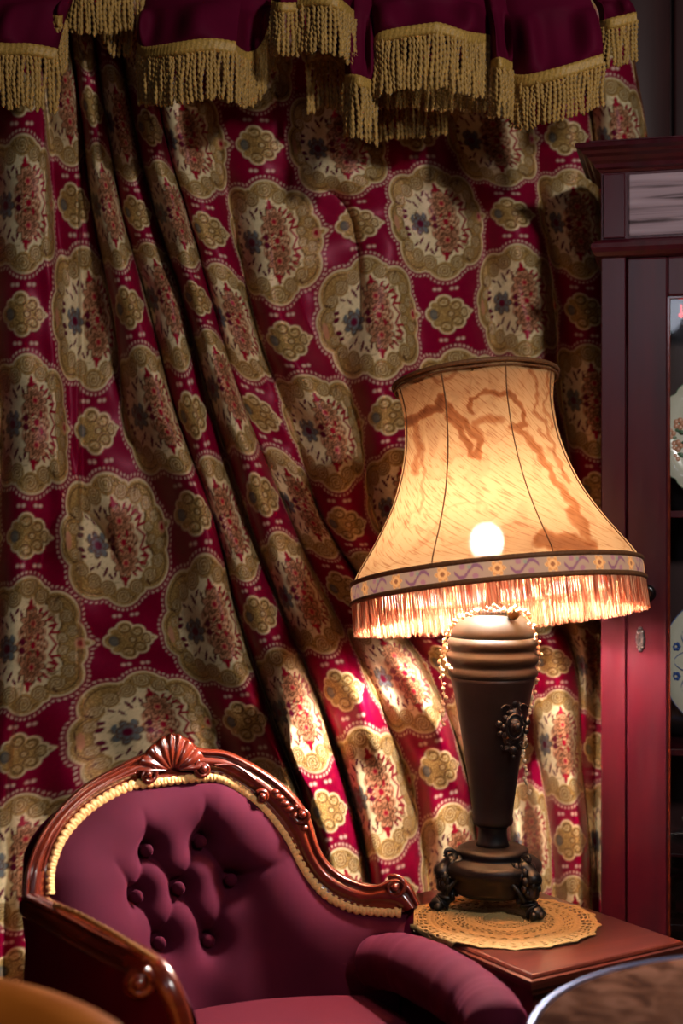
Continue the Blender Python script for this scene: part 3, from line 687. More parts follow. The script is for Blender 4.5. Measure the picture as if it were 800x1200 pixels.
mark([(600,500),(620,512),(636,540),(652,565),(672,592),(684,612),(690,630)], 5, .6); mark([(622,432),(631,455),(625,480),(640,500),(655,540),(666,566)], 2.2, .45)
mark([(640,432),(643,455),(636,476),(648,500)], 2, .4); mark([(630,505),(648,520),(655,545)], 3, .4)
mark([(486,500),(491,522),(486,552)], 5, .45); mark([(495,520),(496,560),(493,600)], 2.5, .3); mark([(500,438),(512,447),(530,440),(536,428)], 2.5, .4)
mark([(636,632),(660,636),(688,642)], 13, .8); mark([(668,600),(684,622)], 8, .6)
stain = (stain*frontm).astype(np.float32); at = sme.attributes.new('stain', 'FLOAT', 'POINT'); at.data.foreach_set('value', stain)
uvl = sme.uv_layers.new(name='UVMap')
li = 0
for fi, f in enumerate(F_):
    for vi in f:
        i, k = divmod(vi, NA); kk = k
        if k == 0 and any((x % NA) == NA-1 for x in f): kk = NA
        uvl.data[li].uv = (kk/NA*5.0, i/nI*1.9); li += 1
smat = shade_mat(); shade = link('lamp_shade', sme, smat, lamp)
m = MB(); dk_ = [[sh_pt(r, t, 2*PI*k/96) for k in range(97)] for r, t in ((93, 9), (92, 10), (60, 11), (5, 12))]; m.grid(dk_); m.build('added_top_baffle', M['top_baffle'], shade)  # added unseen disc, stops bulb light spilling up onto the curtain
sub = lambda mb, name, mat: mb.build(name, mat, shade)
def ring(r, t, rad, name, mat, wob=0):
    pts = [sh_pt(r+wob*math.sin(k*2.1), t, 2*PI*k/128) for k in range(128)]
    m = MB(); pts.append(pts[0]); m.tube(pts, rad, 8, caps=False); return sub(m, name, mat)
ring(98, -1, .0042, 'top_trim', M['shade_trim']); ring(97.5, 5, .002, 'top_trim', M['shade_trim'])
ring(169.5, 232, .0040, 'bottom_trim', M['shade_trim'], .3); ring(171, 254, .0042, 'bottom_trim', M['shade_trim'], .3)
for s in seamA:
    m = MB(); m.tube([sh_pt(p.x+.6, p.y, s) for p in ipr], .0011, 6); sub(m, 'seam', M['shade_trim'])
# embroidered band
def band_mat():
    m = NT('shade_band'); m.p.inputs['Roughness'].default_value = .8
    at = m.node('ShaderNodeAttribute'); at.attribute_name = 'pattern'; m.link(at.outputs['Color'], m.p.inputs['Base Color'])
    tr = m.node('ShaderNodeBsdfTranslucent'); m.link(at.outputs['Color'], tr.inputs[0]); mx = m.node('ShaderNodeMixShader'); mx.inputs[0].default_value = .02
    m.link(m.p.outputs[0], mx.inputs[1]); m.link(tr.outputs[0], mx.inputs[2]); m.link(mx.outputs[0], m.out.inputs[0]); return m.m
NB, NV = 1800, 18; bv = []; bf = []; bc = []
for i in range(NV):
    y = i/(NV-1)
    for k in range(NB):
        a = 2*PI*k/NB; bv.append(sh_pt(169.6+1.6*math.sin(y*PI), 232+22*y, a))
        u = (a*18/PI) % 2     # flower every other cell
        col = srgb(136, 108, 88)
        dx = (u-.5)*1.3; dy = (y-.5); rr = math.hypot(dx, dy); t = math.atan2(dy, dx)
        if rr < .34+.07*math.cos(6*t): col = srgb(190, 136, 84)
        if rr < .30+.06*math.cos(6*t) and rr > .24: col = srgb(170, 110, 60)
        if rr < .11: col = srgb(120, 70, 40)
        if u > .95:
            w_ = .5+.28*math.sin((u-.95)*6)
            if abs(y-w_) < .09: col = srgb(104, 62, 78)
            if math.hypot((u-1.25)*1.3, y-.25) < .14 or math.hypot((u-1.7)*1.3, y-.75) < .14: col = srgb(130, 84, 92)
            if math.hypot((u-1.5)*1.3, y-.3) < .09: col = srgb(110, 110, 90)
        if y < .06 or y > .94: col = srgb(120, 76, 40)
        bc.append(col)
for i in range(NV-1):
    for k in range(NB): bf.append((i*NB+k, (i+1)*NB+k, (i+1)*NB+(k+1) % NB, i*NB+(k+1) % NB))
bme = new_mesh('embroidered_band', bv, bf); at = bme.attributes.new('pattern', 'FLOAT_COLOR', 'POINT'); at.data.foreach_set('color', np.array(bc, dtype=np.float32).ravel())
o = link('embroidered_band', bme, band_mat(), shade); o['label'] = 'floral embroidered ribbon around the shade foot'
# silky thread fringe (uncountable threads)
def fringe_mat():
    m = NT('silk_fringe'); at = m.node('ShaderNodeAttribute'); at.attribute_name = 'tone'
    col = m.ramp(at.outputs['Fac'], [(0, srgb(118, 52, 34)), (.5, srgb(172, 92, 62)), (1, srgb(218, 168, 130))])
    df = m.node('ShaderNodeBsdfDiffuse'); tr = m.node('ShaderNodeBsdfTranslucent'); m.link(col, df.inputs[0]); m.link(col, tr.inputs[0])
    mx = m.node('ShaderNodeMixShader'); mx.inputs[0].default_value = .022; m.link(df.outputs[0], mx.inputs[1]); m.link(tr.outputs[0], mx.inputs[2]); m.link(mx.outputs[0], m.out.inputs[0]); m.n.remove(m.p); return m.m
fv = []; ff = []; ft = []
NT_ = 2000
for k in range(NT_):
    a = 2*PI*k/NT_+random.uniform(-.002, .002); tone = random.random(); ln = 33+random.uniform(-4, 3); lay = (k % 3)*.9
    sw = random.uniform(-.006, .006); wd = .0027
    b = len(fv)
    for t in (0, .5, 1):
        r = 171-lay+2*t*random.uniform(-.5, .5)
        for s in (-1, 0, 1):
            fv.append(sh_pt(r+(.6 if s == 0 else 0), 255+ln*t, a+s*wd*(1-.5*t)+sw*t)); ft.append(tone)
    for i in (0, 1):
        for s in (0, 1): ff.append((b+i*3+s, b+i*3+s+3, b+i*3+s+4, b+i*3+s+1))
fme = new_mesh('thread_fringe', fv, ff); at = fme.attributes.new('tone', 'FLOAT', 'POINT'); at.data.foreach_set('value', np.array(ft, dtype=np.float32))
o = link('thread_fringe', fme, fringe_mat(), shade); o['kind'] = 'stuff'
# harp wires
m = MB()
for k in range(3):
    a = 2*PI*k/3+.4; m.tube([sh_pt(96, 8, a), sh_pt(4, 12, a)], .0016, 6)
top = sh_pt(0, 12, 0)
for s in (-1, 1): m.tube(catmull([(s*.008, 0, lz(668)), (s*.045, 0, lz(640)), (s*.055, .0, lz(590)), (s*.04+top.x*.5, 0, lz(500)), tuple(top)], 6), .0016, 6)
m.build('harp', M['wire'], lamp)

# ------------------------------------------------------------------ pearl strands hung over the urn
def strand(name, pts, r, label):
    pts = resample(catmull([tuple(P(*p)) for p in pts], 10), 400)
    L = sum((b-a).length for a, b in zip(pts, pts[1:])); n = int(L/(r*2.0)); R = resample(pts, n)
    root = pts[-1].copy(); m = MB()
    for i, p in enumerate(R):
        jt = Vector((random.uniform(-1, 1), random.uniform(-1, 1), random.uniform(-1, 1)))*r*1.1
        m.sphere(p-root+jt, r*random.uniform(.8, 1.15), u=8, v=6)
    m.tube([p-root for p in pts[::8]], .0007, 5)
    o = m.build(name, M['pearl'], None); o.location = root; tag(o, label, 'beads', 'pearl strands on the urn')
strand('bead_strand', [(597,716,2.285),(580,712,2.29),(556,716,2.29),(536,728,2.30),(524,745,2.31),(517,765,2.31),(516,790,2.31),(520,815,2.31),(517,838,2.31),(520,850,2.31)], .0033, 'pale pearl bead strand hanging down the left side of the lamp urn')
strand('bead_strand', [(600,712,2.29),(612,716,2.30),(623,730,2.31),(629,748,2.32),(632,762,2.33),(630,775,2.34),(627,800,2.36),(621,830,2.37),(615,860,2.37),(614,895,2.37),(620,930,2.37)], .0033, 'pale pearl bead strand hanging down the right side of the lamp urn')
strand('bead_strand', [(560,714,2.30),(540,722,2.31),(528,735,2.315),(521,752,2.32),(522,772,2.32),(527,786,2.31)], .003, 'short pearl strand looped over the left shoulder of the urn lid')

# ------------------------------------------------------------------ carved armchair
CM = Vector((-.157, 2.085)); cu = Vector((.89, .456)); cv = Vector((-.456, .89)); HW = .296; DV = .144
ch = empty('armchair', (CM.x, CM.y, 0), math.atan2(cu.y, cu.x), 'carved mahogany armchair with buttoned wine velvet back and gold gimp trim', 'armchair')
def plan(u):
    v = DV*(1-(u/HW)**2) if abs(u) < HW*1.25 else DV*(1-1.5625)-(abs(u)-HW*1.25)*1.2
    p = CM+cu*u+cv*v; return p
_u = np.linspace(-.46, .46, 1500); _p = np.array([plan(u) for u in _u]); _px = 400+F*_p[:, 0]/_p[:, 1]
def u_of(px): return float(np.interp(px, _px, _u))
def on_back(px, py, off=0.0, lean=.14):
    """point on the back surface seen at that spot; off = forward along the surface normal"""
    u = u_of(px)
    z = .7
    for _ in range(6):
        p = plan(u); l = lean*(z-.52); n = nrm_of(u); X = p.x-n.x*l+n.x*off; Yy = p.y-n.y*l+n.y*off
        z = CAMZ-(py-600)/F*Yy
        u += (px-(400+F*X/Yy))/F*Yy*.8
    return Vector((X, Yy, z))
def nrm_of(u):
    a = plan(u+.002)-plan(u-.002); n = Vector((a.y, -a.x)).normalized(); return n if n.y < 0 or abs(n.y) < .2 else -n
def back_uz(u, z, off=0.0, lean=.14):
    p = plan(u); n = nrm_of(u); l = lean*(z-.52); return Vector((p.x+n.x*(off-l), p.y+n.y*(off-l), z))
pairs = [((29,1075),(61,1075)),((28,1045),(60,1048)),((34,1007),(62,1015)),((56,964),(77,978)),((94,923),(107,946)),((144,894),(150,922)),((170,882),(175,918)),((202,868),(205,914)),((236,877),(237,911)),((272,883),(262,914)),((325,914),(302,941)),((359,951),(333,978)),((376,998),(356,1020)),((400,1024),(380,1048)),((437,1037),(412,1064)),((460,1030),(440,1068)),((478,1034),(456,1069)),((492,1060),(470,1070))]
outer = catmull([Vector((a[0], a[1], 0)) for a, b in pairs], 8); inner = catmull([Vector((b[0], b[1], 0)) for a, b in pairs], 8)
fr_prof = [(-.02, -.035), (-.02, .0), (0, .010), (.06, .016), (.14, .017), (.20, .011), (.26, .010), (.34, .017), (.5, .022), (.66, .021), (.74, .013), (.79, .013), (.85, .020), (.93, .019), (1.0, .008), (1.02, -.01), (1.02, -.035)]
rows = []
for o_, i_ in zip(outer, inner):
    row = []
    for t, h in fr_prof:
        p = i_.lerp(o_, t); row.append(on_back(p.x, p.y, h))
    rows.append(row)
m = W(); m.grid(rows)
for r in (rows[0], rows[-1]):
    c0 = len(m.v); m.v += list(r); m.f.append(tuple(range(c0, c0+len(r))))
m.build('back_frame', M['mahogany'], ch)
# carved shell crest
m = W(); rows = []
for i in range(13):
    rr = i/12; row = []
    for k in range(73):
        a = PI*k/72
        rb_ = abs(math.sin((k/72)*PI*8.5))
        px = 203+(8+36*rr**.9)*math.cos(a)*(1-.35*max(0, math.sin(a))**1.5); py = 903-(4+(37+3*rb_*rr)*rr)*max(math.sin(a), -.2)**1.15 if math.sin(a) > 0 else 903
        row.append(on_back(px, py, .014+.010*math.sin(PI*(.2+.7*rr))+.0045*rb_*rr**.5))
    rows.append(row)
back_r = [on_back(203+44*math.cos(PI*1.0*k/72)*(1-.35*math.sin(PI*k/72)**1.5), 903-44*math.sin(PI*k/72), -.01) for k in range(73)]
rows.append(back_r); m.grid(rows); m.build('shell_crest', M['mahogany'], ch)
def spiral(cx, cy, r0, turns, off, rad, sgn=1, start=0, fn=on_back, n=40):
    m = W(); pts = []
    for i in range(n):
        t = i/(n-1); a = start+sgn*turns*2*PI*t; r = r0*(1-.85*t); pts.append(fn(cx+r*math.cos(a), cy+r*math.sin(a), off))
    m.tube(pts, [rad*(1-.35*i/n) for i in range(n)], 8); e_ = fn(cx, cy, off+.002); m.sphere(e_, rad*1.6); return m
for (cx, cy, r0, tr, sg, st) in [(173,908,11,1.3,1,-1.2),(238,901,11,1.3,-1,-2),(307,934,8,1.2,1,-2.5),(354,955,12,1.4,-1,-2),(463,1040,14,1.5,1,-2.2)]:
    spiral(cx, cy, r0, tr, .022, .0042, sg, st).build('volute', M['mahogany'], ch)
# carved leaf beads on the frame between the volutes
m = W()
for i in range(7):
    t = i/6; p = on_back(322+34*t, 928+42*t, .019); m.sphere(p, .0075-.0025*abs(t-.5), 1.3, 1, .8, 8, 6)
m.build('carved_leaf', M['mahogany'], ch)
# panel grooves left (raised lines)
m = W(); m.tube([on_back(p.x, p.y, .021) for p in catmull([Vector((160,905,0)), Vector((120,922,0)), Vector((85,950,0)), Vector((62,985,0)), Vector((50,1020,0))], 8)], .0022, 6)
m.build('raised_moulding', M['mahogany'], ch); m = W()
m.tube([on_back(p.x, p.y, .021) for p in catmull([Vector((250,897,0)), Vector((275,897,0)), Vector((300,915,0))], 8)], .0022, 6)
m.build('raised_moulding', M['mahogany'], ch)
# upholstered buttoned back
ux = np.array([u_of(b.x) for b in inner]); 
inn3 = [on_back(p.x, p.y, .004) for p in inner]
def loc_uz(p):
    d = Vector((p.x, p.y))-CM; return d.dot(cu), p.z
iu = np.array([loc_uz(p)[0] for p in inn3]); iz = np.array([p.z for p in inn3])
# straighten so that u is increasing
order = np.argsort(iu); iu_s, iz_s = iu[order], iz[order]
btn = [(176,998),(237,988),(163,1053),(212,1043),(273,1033),(188,1108),(247,1105)]
b3 = [on_back(x, y, .03) for x, y in btn]; buz = [loc_uz(p) for p in b3]
ups = [(168,950),(240,935),(132,1010),(330,1010)]; upz = [loc_uz(on_back(x, y, .03)) for x, y in ups]
cre = [(buz[0], buz[3]), (buz[1], buz[3]), (buz[1], buz[4]), (buz[0], buz[2]), (buz[2], buz[5]), (buz[3], buz[5]), (buz[3], buz[6]), (buz[4], buz[6]), (buz[0], upz[0]), (buz[1], upz[1]), (buz[2], upz[2]), (buz[4], upz[3]), (buz[5], (buz[5][0]-.01, .58)), (buz[6], (buz[6][0]+.0, .58))]
NU_, NZ_ = 210, 190
ug = np.linspace(iu_s[0], iu_s[-1], NU_); zt = np.interp(ug, iu_s, iz_s)
UU = np.repeat(ug[:, None], NZ_, 1); tt = np.linspace(0, 1, NZ_)[None]; ZZ = zt[:, None]*(1-tt)+.47*tt
dmin = np.full(UU.shape, 9.)
for a_, b_ in zip(inn3, inn3[1:]):
    au, az = loc_uz(a_); bu, bz_ = loc_uz(b_); du, dz = bu-au, bz_-az; L2 = du*du+dz*dz+1e-12
    t = np.clip(((UU-au)*du+(ZZ-az)*dz)/L2, 0, 1); dmin = np.minimum(dmin, np.hypot(UU-au-t*du, ZZ-az-t*dz))
bul = .004+.040*(1-np.exp(-dmin/.022))
for (bu, bz_) in buz:
    d = np.hypot(UU-bu, ZZ-bz_); bul -= .024*np.exp(-(d/.026)**1.4)
for (pa, pb) in cre:
    du, dz = pb[0]-pa[0], pb[1]-pa[1]; L2 = du*du+dz*dz
    t = np.clip(((UU-pa[0])*du+(ZZ-pa[1])*dz)/L2, 0, 1); d = np.hypot(UU-pa[0]-t*du, ZZ-pa[1]-t*dz); fade = np.where(True, 1-.5*np.sin(PI*t)*0-.75*t*(1 if (pb in upz or pb[1] == .58) else 0), 1)
    bul -= .012*fade*np.exp(-(d/.011)**1.1)
bul += .002*np.sin(UU*40+ZZ*23)
bul = np.clip(bul, .003, .1)
rows = [[back_uz(UU[i, j], ZZ[i, j], bul[i, j]) for j in range(NZ_)] for i in range(NU_)]
m = W(); m.grid(rows); m.build('back_cushion', M['chair_velvet'], ch)
# outside back cover
rows = [[back_uz(u, z, -.036) for z in np.linspace(.30, max(.52, np.interp(u, iu_s, iz_s)), 12)] for u in np.linspace(iu_s[0], iu_s[-1], 40)]
m = W(); m.grid(rows); m.build('back_cover', M['velvet'], ch)
for (x, y), (bu, bz_) in zip(btn, buz):
    p = back_uz(bu, bz_, .020); m = W(); m.sphere(p, .0105, 1, .55, 1, 16, 10); m.build('button', M['chair_velvet'], ch)
# gimp braid : scalloped strip along the inner edge
def gimp(pts2, fn, wpx=8, name='gimp_braid', step=90):
    m = W(); pts = resample(pts2, len(pts2)*12); n = len(pts); rows = [[], [], [], [], []]
    s = 0
    for i, p in enumerate(pts):
        t = (pts[min(i+1, n-1)]-pts[max(i-1, 0)]).normalized(); nn = Vector((t.y, -t.x, 0))
        if i: s += (pts[i]-pts[i-1]).length
        sc = .75+.35*abs(math.sin(s/8.2*PI/1.0)); sc2 = .75+.35*abs(math.cos(s/8.2*PI))
        for r, (k, h) in enumerate([(-sc, .004), (-.5, .0095), (0, .0088+.0006*math.sin(s*1.5)), (.5, .0095), (sc2, .004)]):
            qv = p+nn*k*wpx*.72; rows[r].append(fn(qv.x, qv.y, h+.010))
    m.grid(rows); return m.build(name, M['gimp'], ch)
gimp(catmull([Vector((b[0], b[1]+0, 0)) for a, b in pairs[1:]], 8), on_back)
# left arm : show-wood rail with scroll
armp = [(36,1062,1.955),(56,1071,1.91),(84,1086,1.85),(120,1106,1.78),(150,1121,1.72),(172,1131,1.68),(190,1146,1.66),(203,1170,1.65),(212,1200,1.65),(214,1250,1.66),(206,1310,1.68)]
ap = catmull([P(*p) for p in armp], 8); n = len(ap)
m = W(); m.tube(ap, [.0175+.004*math.sin(i/n*PI*2) for i in range(n)], 16, 1.0); m.tube([p+Vector((-.006, -.012, .014)) for p in ap[2:44]], .0045, 8); m.tube([p+Vector((-.008, -.017, -.004)) for p in ap[2:44]], .004, 8)
m.build('arm_rail', M['mahogany'], ch)
armf = lambda x, y, off: P(x, y, 1.655-off)
m = spiral(163, 1152, 17, 1.5, .006, .0055, 1, -1.4, armf); m.lathe([(.018, -.015), (.020, 0), (.018, .010), (.006, .013)], 24, tuple(P(163, 1152, 1.675)), 'Y'); m.build('arm_scroll', M['mahogany'], ch)
def arm_fn(x, y, off):
    Yd = float(np.interp(x, [40, 84, 120, 150, 190], [1.95, 1.85, 1.78, 1.72, 1.66])); return P(x, y, Yd-off-.012)
gimp([v for v in catmull([Vector((62,1060,0)), Vector((90,1071,0)), Vector((120,1087,0)), Vector((152,1106,0)), Vector((183,1126,0))], 8)], arm_fn, 5)
# left arm pads, inner and outer
rows = []; rows2 = []
for i in range(0, 60):
    p = ap[i]; fwd = Vector((.58, -.81, 0)); ins = Vector((.81, .58, 0))
    rows.append([p+ins*(.012+.030*math.sin(PI*min(1, j/11)*.9)**.7)+Vector((0, 0, .010-(p.z-.45)*j/11)) for j in range(12)])
    rows2.append([p-ins*(.004+.010*math.sin(PI*j/11))+Vector((0, 0, -(p.z-.30)*j/11)) for j in range(12)])
m = W(); m.grid(rows); m.build('arm_pad', M['chair_velvet'], ch); m = W(); m.grid(rows2); m.build('arm_cover', M['velvet'], ch)
# right arm : padded roll with gathered pleats
rp = catmull([P(440,1128,2.20), P(468,1128,2.15), P(500,1140,2.08), P(535,1160,2.01), P(565,1184,1.95), P(578,1202,1.91), P(582,1216,1.90)], 10); n = len(rp)
m = W(); V_ = []; seg = 40
rad = [.046*min(1, (n-1-i)/9+.02)**.5*(.86+.14*min(1, i/20)) for i in range(n)]
m.tube(rp, [r*(1+.014*math.sin(i*.9+math.sin(i*.37)*2)+.010*math.sin(i*2.1)) for i, r in enumerate(rad)], seg); m.build('arm_roll', M['chair_velvet'], ch)
rows = [[p+Vector((.846, .533, 0))*s+Vector((0, 0, -(p.z-.32)*j/8)) for j in range(9)] for p in rp[:52] for s in (.038,)]
m = W(); m.grid(rows); m.build('arm_cover', M['velvet'], ch)
# seat
def L2W(u, v, z): p = CM+cu*u+cv*v; return Vector((p.x, p.y, z))
rows = []
for i in range(41):
    s = -1+2*i/40; row = []
    for j in range(41):
        t = j/40; u = s*.262; vb = DV*(1-(u/HW)**2)-.055; vf = -.46+.05*s*s; v = vb*(1-t)+vf*t
        edge = min(1, (1-abs(s))*5)*min(1, t*9+.2)*min(1, (1-t)*7); z = .455+.072*edge**.45
        row.append(L2W(u, v, z))
    rows.append(row)
m = W(); m.grid(rows); m.build('seat', M['seat_velvet'], ch)
rows = []
loop = [(-1+2*i/20, 0) for i in range(21)]
ring_ = [L2W(s*.27, DV*(1-(s*.27/HW)**2)-.04, 0) for s, _ in loop]+[L2W(s*.27, -.465+.05*s*s, 0) for s, _ in reversed(loop)]; ring_.append(ring_[0])
m = W(); m.grid([[Vector((p.x, p.y, z)) for p in ring_] for z in (.30, .38, .46)]); m.build('seat_rail', M['mahogany'], ch)
m = W(); k0 = len(ring_); m.v = [Vector((p.x, p.y, .31)) for p in ring_[:-1]]; m.f = [tuple(range(len(m.v)))]; m.build('seat_bottom', M['dark_under'], ch)
for (u, v) in [(-.24, -.41), (.24, -.41), (-.2, .05), (.2, .05)]:
    p = L2W(u, v, 0); m = W(); s = 1 if v < 0 else -1
    m.tube(catmull([p+Vector((0, 0, .33)), p+Vector((0, 0, .22))-Vector((cv.x, cv.y, 0))*.025*s, p+Vector((0, 0, .10)), p+Vector((0, 0, .02))-Vector((cv.x, cv.y, 0))*.012*s], 6), [.028-.016*i/18 for i in range(19)], 12)
    m.sphere(p+Vector((0, 0, .014))-Vector((cv.x, cv.y, 0))*.012*s, .014); m.build('leg', M['mahogany'], ch)

# ------------------------------------------------------------------ china cabinet (turned slightly to the lamp)
A = Vector((.474, 2.60)); D = .20; CW = .74; sc = 2.6/F
cab = empty('china_cabinet', (A.x, A.y, 0), math.radians(-14), 'dark red lacquered china cabinet with moulded cornice and glazed door, at the right', 'cabinet')
cz = lambda y: CAMZ-(y-600)*sc
t = .014
MB().box(0, t, .02, D, .08, cz(290), .001).build('side_panel', M['cabinet'], cab, False)
MB().box(CW-t, CW, .02, D, .08, cz(290), .001).build('side_panel', M['cabinet'], cab, False)
MB().box(t, CW-t, D-.008, D, .08, cz(290), .001).build('back_panel', M['dark_panel'], cab, False)
MB().box(0, .0445, 0, .02, .08, cz(302), .002).build('corner_stile', M['cabinet'], cab, False)
MB().box(CW-.0445, CW, 0, .02, .08, cz(302), .002).build('corner_stile', M['cabinet'], cab, False)
rect_prof(0, CW, 0, D, [(.006, 0), (.01, .005), (.01, .07), (.004, .08), (0, .082)], False).build('plinth', M['cabinet'], cab, False)
rect_prof(0, CW, 0, D, [(.000, cz(303)), (.008, cz(301)), (.014, cz(297)), (.017, cz(292)), (.016, cz(287)), (.010, cz(284)), (.002, cz(282)), (0, cz(281))], False).build('lower_moulding', M['cabinet'], cab, False)
MB().box(0, CW, .001, D, cz(282)+.0005, cz(203), .001).build('frieze', M['cabinet'], cab, False)
MB().box(.050, CW-.05, -.002, .004, cz(278), cz(207), .002).build('frieze_panel', M['frieze'], cab, False)
MB().box(.004, .044, -.004, .004, cz(280), cz(205), .002).build('frieze_block', M['cabinet'], cab, False)
rect_prof(0, CW, 0, D, [(.001, cz(203)), (.004, cz(200)), (.010, cz(198)), (.012, cz(194)), (.018, cz(191)), (.022, cz(187)), (.030, cz(184)), (.033, cz(181)), (.042, cz(178)), (.044, cz(174)), (.040, cz(172)), (.02, cz(171))], False).build('cornice', M['cabinet'], cab, False)
MB().box(-.02, CW+.02, -.02, D, cz(171), cz(170)+.004, .001).build('top_board', M['cabinet'], cab, False)
for y in (602, 880, 1000+85, 1240):
    MB().box(t+.001, CW-t-.001, .022, D-.009, cz(y)-.007, cz(y)+.005, .001).build('shelf', M['cabinet'], cab, False)
def door(x0, x1, knobx, escx):
    d = bpy.data.objects.new('door', None); COL.objects.link(d); d.parent = cab; d.empty_display_size = .02
    z0, z1 = .085, cz(304); sw = .072
    MB().box(x0, x0+sw, .001, .021, z0, z1, .003).build('door_stile', M['cabinet'], d, False)
    MB().box(x1-sw, x1, .001, .021, z0, z1, .003).build('door_stile', M['cabinet'], d, False)
    MB().box(x0+sw, x1-sw, .001, .021, cz(349), z1, .003).build('door_rail', M['cabinet'], d, False)
    MB().box(x0+sw, x1-sw, .001, .021, z0, z0+.18, .003).build('door_rail', M['cabinet'], d, False)
    MB().box(x0+sw-.002, x0+sw+.005, .008, .018, z0+.18, cz(349), .001).box(x1-sw-.005, x1-sw+.002, .008, .018, z0+.18, cz(349), .001).box(x0+sw, x1-sw, .008, .018, cz(349)-.005, cz(349)+.002, .001).build('glazing_bead', M['mahogany'], d, False)
    MB().box(x0+sw+.004, x1-sw-.004, .013, .015, z0+.18, cz(349)-.003, .0003).build('pane', M['glass'], d, False)
    MB().lathe([(.004, -.001), (.005, .008), (.012, .012), (.0165, .018), (.0165, .023), (.012, .027), (.006, .027), (.003, .025)], 28, (knobx, .001, cz(694)), 'Y').build('door_knob', M['knob'], d)
    m = MB(); m.lathe([(.0085, -.001), (.0085, .002), (.006, .004), (.003, .003)], 24, (escx, .001, cz(748)), 'Y', 1.0)
    for v in m.v: v.z = cz(748)+(v.z-cz(748))*2.0
    for s in (-1, 1): m.sphere((escx, -.001, cz(748)+s*.019), .004); m.sphere((escx+.004*s, -.001, cz(748)+.014), .003); m.sphere((escx-.004*s, -.001, cz(748)-.014), .003)
    m.build('escutcheon', M['tarnish'], d)
door(.0465, .369, .0465+.036, .0465+.024)
door(.371, CW-.0465, CW-.0465-.036, CW-.0465-.024)
# things in the cabinet (each on its shelf)
cabM = Matrix.Translation((A.x, A.y, 0)) @ Matrix.Rotation(math.radians(-14), 4, 'Z')
def plate(cx, cy_px, rpx, scal, deco, label, lean=.10):
    zc = cz(cy_px); r = rpx*sc; m = MB(); NA = 96; prof = [(0, .0), (.5, .0), (.62, .004), (.70, .010), (.98, .016), (1, .018), (.98, .0205), (.7, .014), (.6, .008), (.4, .004), (0.01, .004)]
    V_ = []; F_ = []
    for (pr, h) in prof:
        for k in range(NA):
            a = 2*PI*k/NA; s = 1+scal*(abs(math.cos(a*6))**.6)*max(0, pr-.6)/.4; V_.append((r*pr*s*math.cos(a), -h, r*pr*s*math.sin(a)))
    for i in range(len(prof)-1):
        for k in range(NA): F_.append((i*NA+k, i*NA+(k+1) % NA, (i+1)*NA+(k+1) % NA, (i+1)*NA+k))
    m.add(V_, F_); root = bpy.data.objects.new('plate', None); COL.objects.link(root); root.empty_display_size = .02
    root.matrix_world = cabM @ Matrix.Translation((cx, .125, zc)) @ Matrix.Rotation(-lean, 4, 'X'); tag(root, label, 'plate')
    m.build('plate_body', M['china'], root)
    e_ = MB(); pts = []
    for k in range(NA+1):
        a = 2*PI*k/NA; s = 1+scal*(abs(math.cos(a*6))**.6); pts.append((r*.985*s*math.cos(a), -.0195, r*.985*s*math.sin(a)))
    e_.tube(pts, .0012, 6, caps=False); e_.build('rim_line', M['blue'] if deco == 'blue' else M['greenglaze'], root)
    if deco == 'blue':
        m1 = MB()
        for k in range(12):
            a = 2*PI*(k+.5)/12; c_ = (r*.80*math.cos(a), -.0165, r*.80*math.sin(a))
            for j in range(6): b = j*PI/3; m1.sphere((c_[0]+.0055*math.cos(b), c_[1], c_[2]+.0055*math.sin(b)), .0036, 1, .3, 1, 8, 6)
            pts = [(r*(.68+.12*math.sin(i/8*PI))*math.cos(a+.07+.38*i/8), -.0155, r*(.68+.12*math.sin(i/8*PI))*math.sin(a+.07+.38*i/8)) for i in range(9)]; m1.tube(pts, .0010, 5)
        for rad_ in (.56, .5): m1.tube([(r*rad_*math.cos(k/48*2*PI)*(1+.03*math.sin(k)), -.0035, r*rad_*math.sin(k/48*2*PI)) for k in range(49)], .0012, 5, caps=False)
        m1.build('blue_flower', M['blue'], root)
    else:
        m1 = MB(); m2 = MB()
        for (a, rr) in [(PI*.98, .80), (PI*1.07, .70), (PI*.90, .68), (PI*1.15, .82), (0, .7), (PI/2, .75), (1.5*PI, .75)]:
            for j in range(5): b = j*2*PI/5; m1.sphere((r*rr*math.cos(a)+.007*math.cos(b), -.014, r*rr*math.sin(a)+.007*math.sin(b)), .0055, 1, .4, 1, 8, 6)
            for j in range(4): b = j*PI/2+.4; m2.sphere((r*rr*math.cos(a)+.017*math.cos(b), -.0135, r*rr*math.sin(a)+.017*math.sin(b)), .005, 1.4, .3, .7, 8, 6)
        m1.build('pink_flower', M['pinkglaze'], root); m2.build('leaf_spray', M['greenglaze'], root)
plate(.212, 510, 74, .05, 'flower', 'cream scalloped plate with painted flowers, on the upper shelf behind the cabinet glass')
plate(.236, 781, 86, .0, 'blue', 'white plate with blue flower border, on the middle shelf behind the cabinet glass')
for i, (x, yy) in enumerate([(.128, .08), (.190, .11), (.252, .09)]):
    m = MB(); m.lathe([(.024, .001), (.022, .003), (.005, .008), (.004, .045), (.007, .055), (.020, .068), (.026, .088), (.027, .115), (.0255, .1155), (.0235, .088), (.006, .066), (.0005, .064)], 20)
    o = m.build('wine_glass', M['crystal'], None); o.matrix_world = cabM @ Matrix.Translation((x, yy, cz(1085)+.0055))
    tag(o, ['clear stemmed glass nearest the door stile, on the lower shelf of the cabinet', 'clear stemmed glass standing second from the door stile in the cabinet', 'clear stemmed glass third from the door stile in the cabinet'][i], 'glass', 'stemmed glasses in the cabinet')
m = MB(); m.lathe([(.03, .0), (.035, .002), (.055, .03), (.062, .05), (.060, .05), (.052, .03), (.02, .006), (.001, .006)], 32)
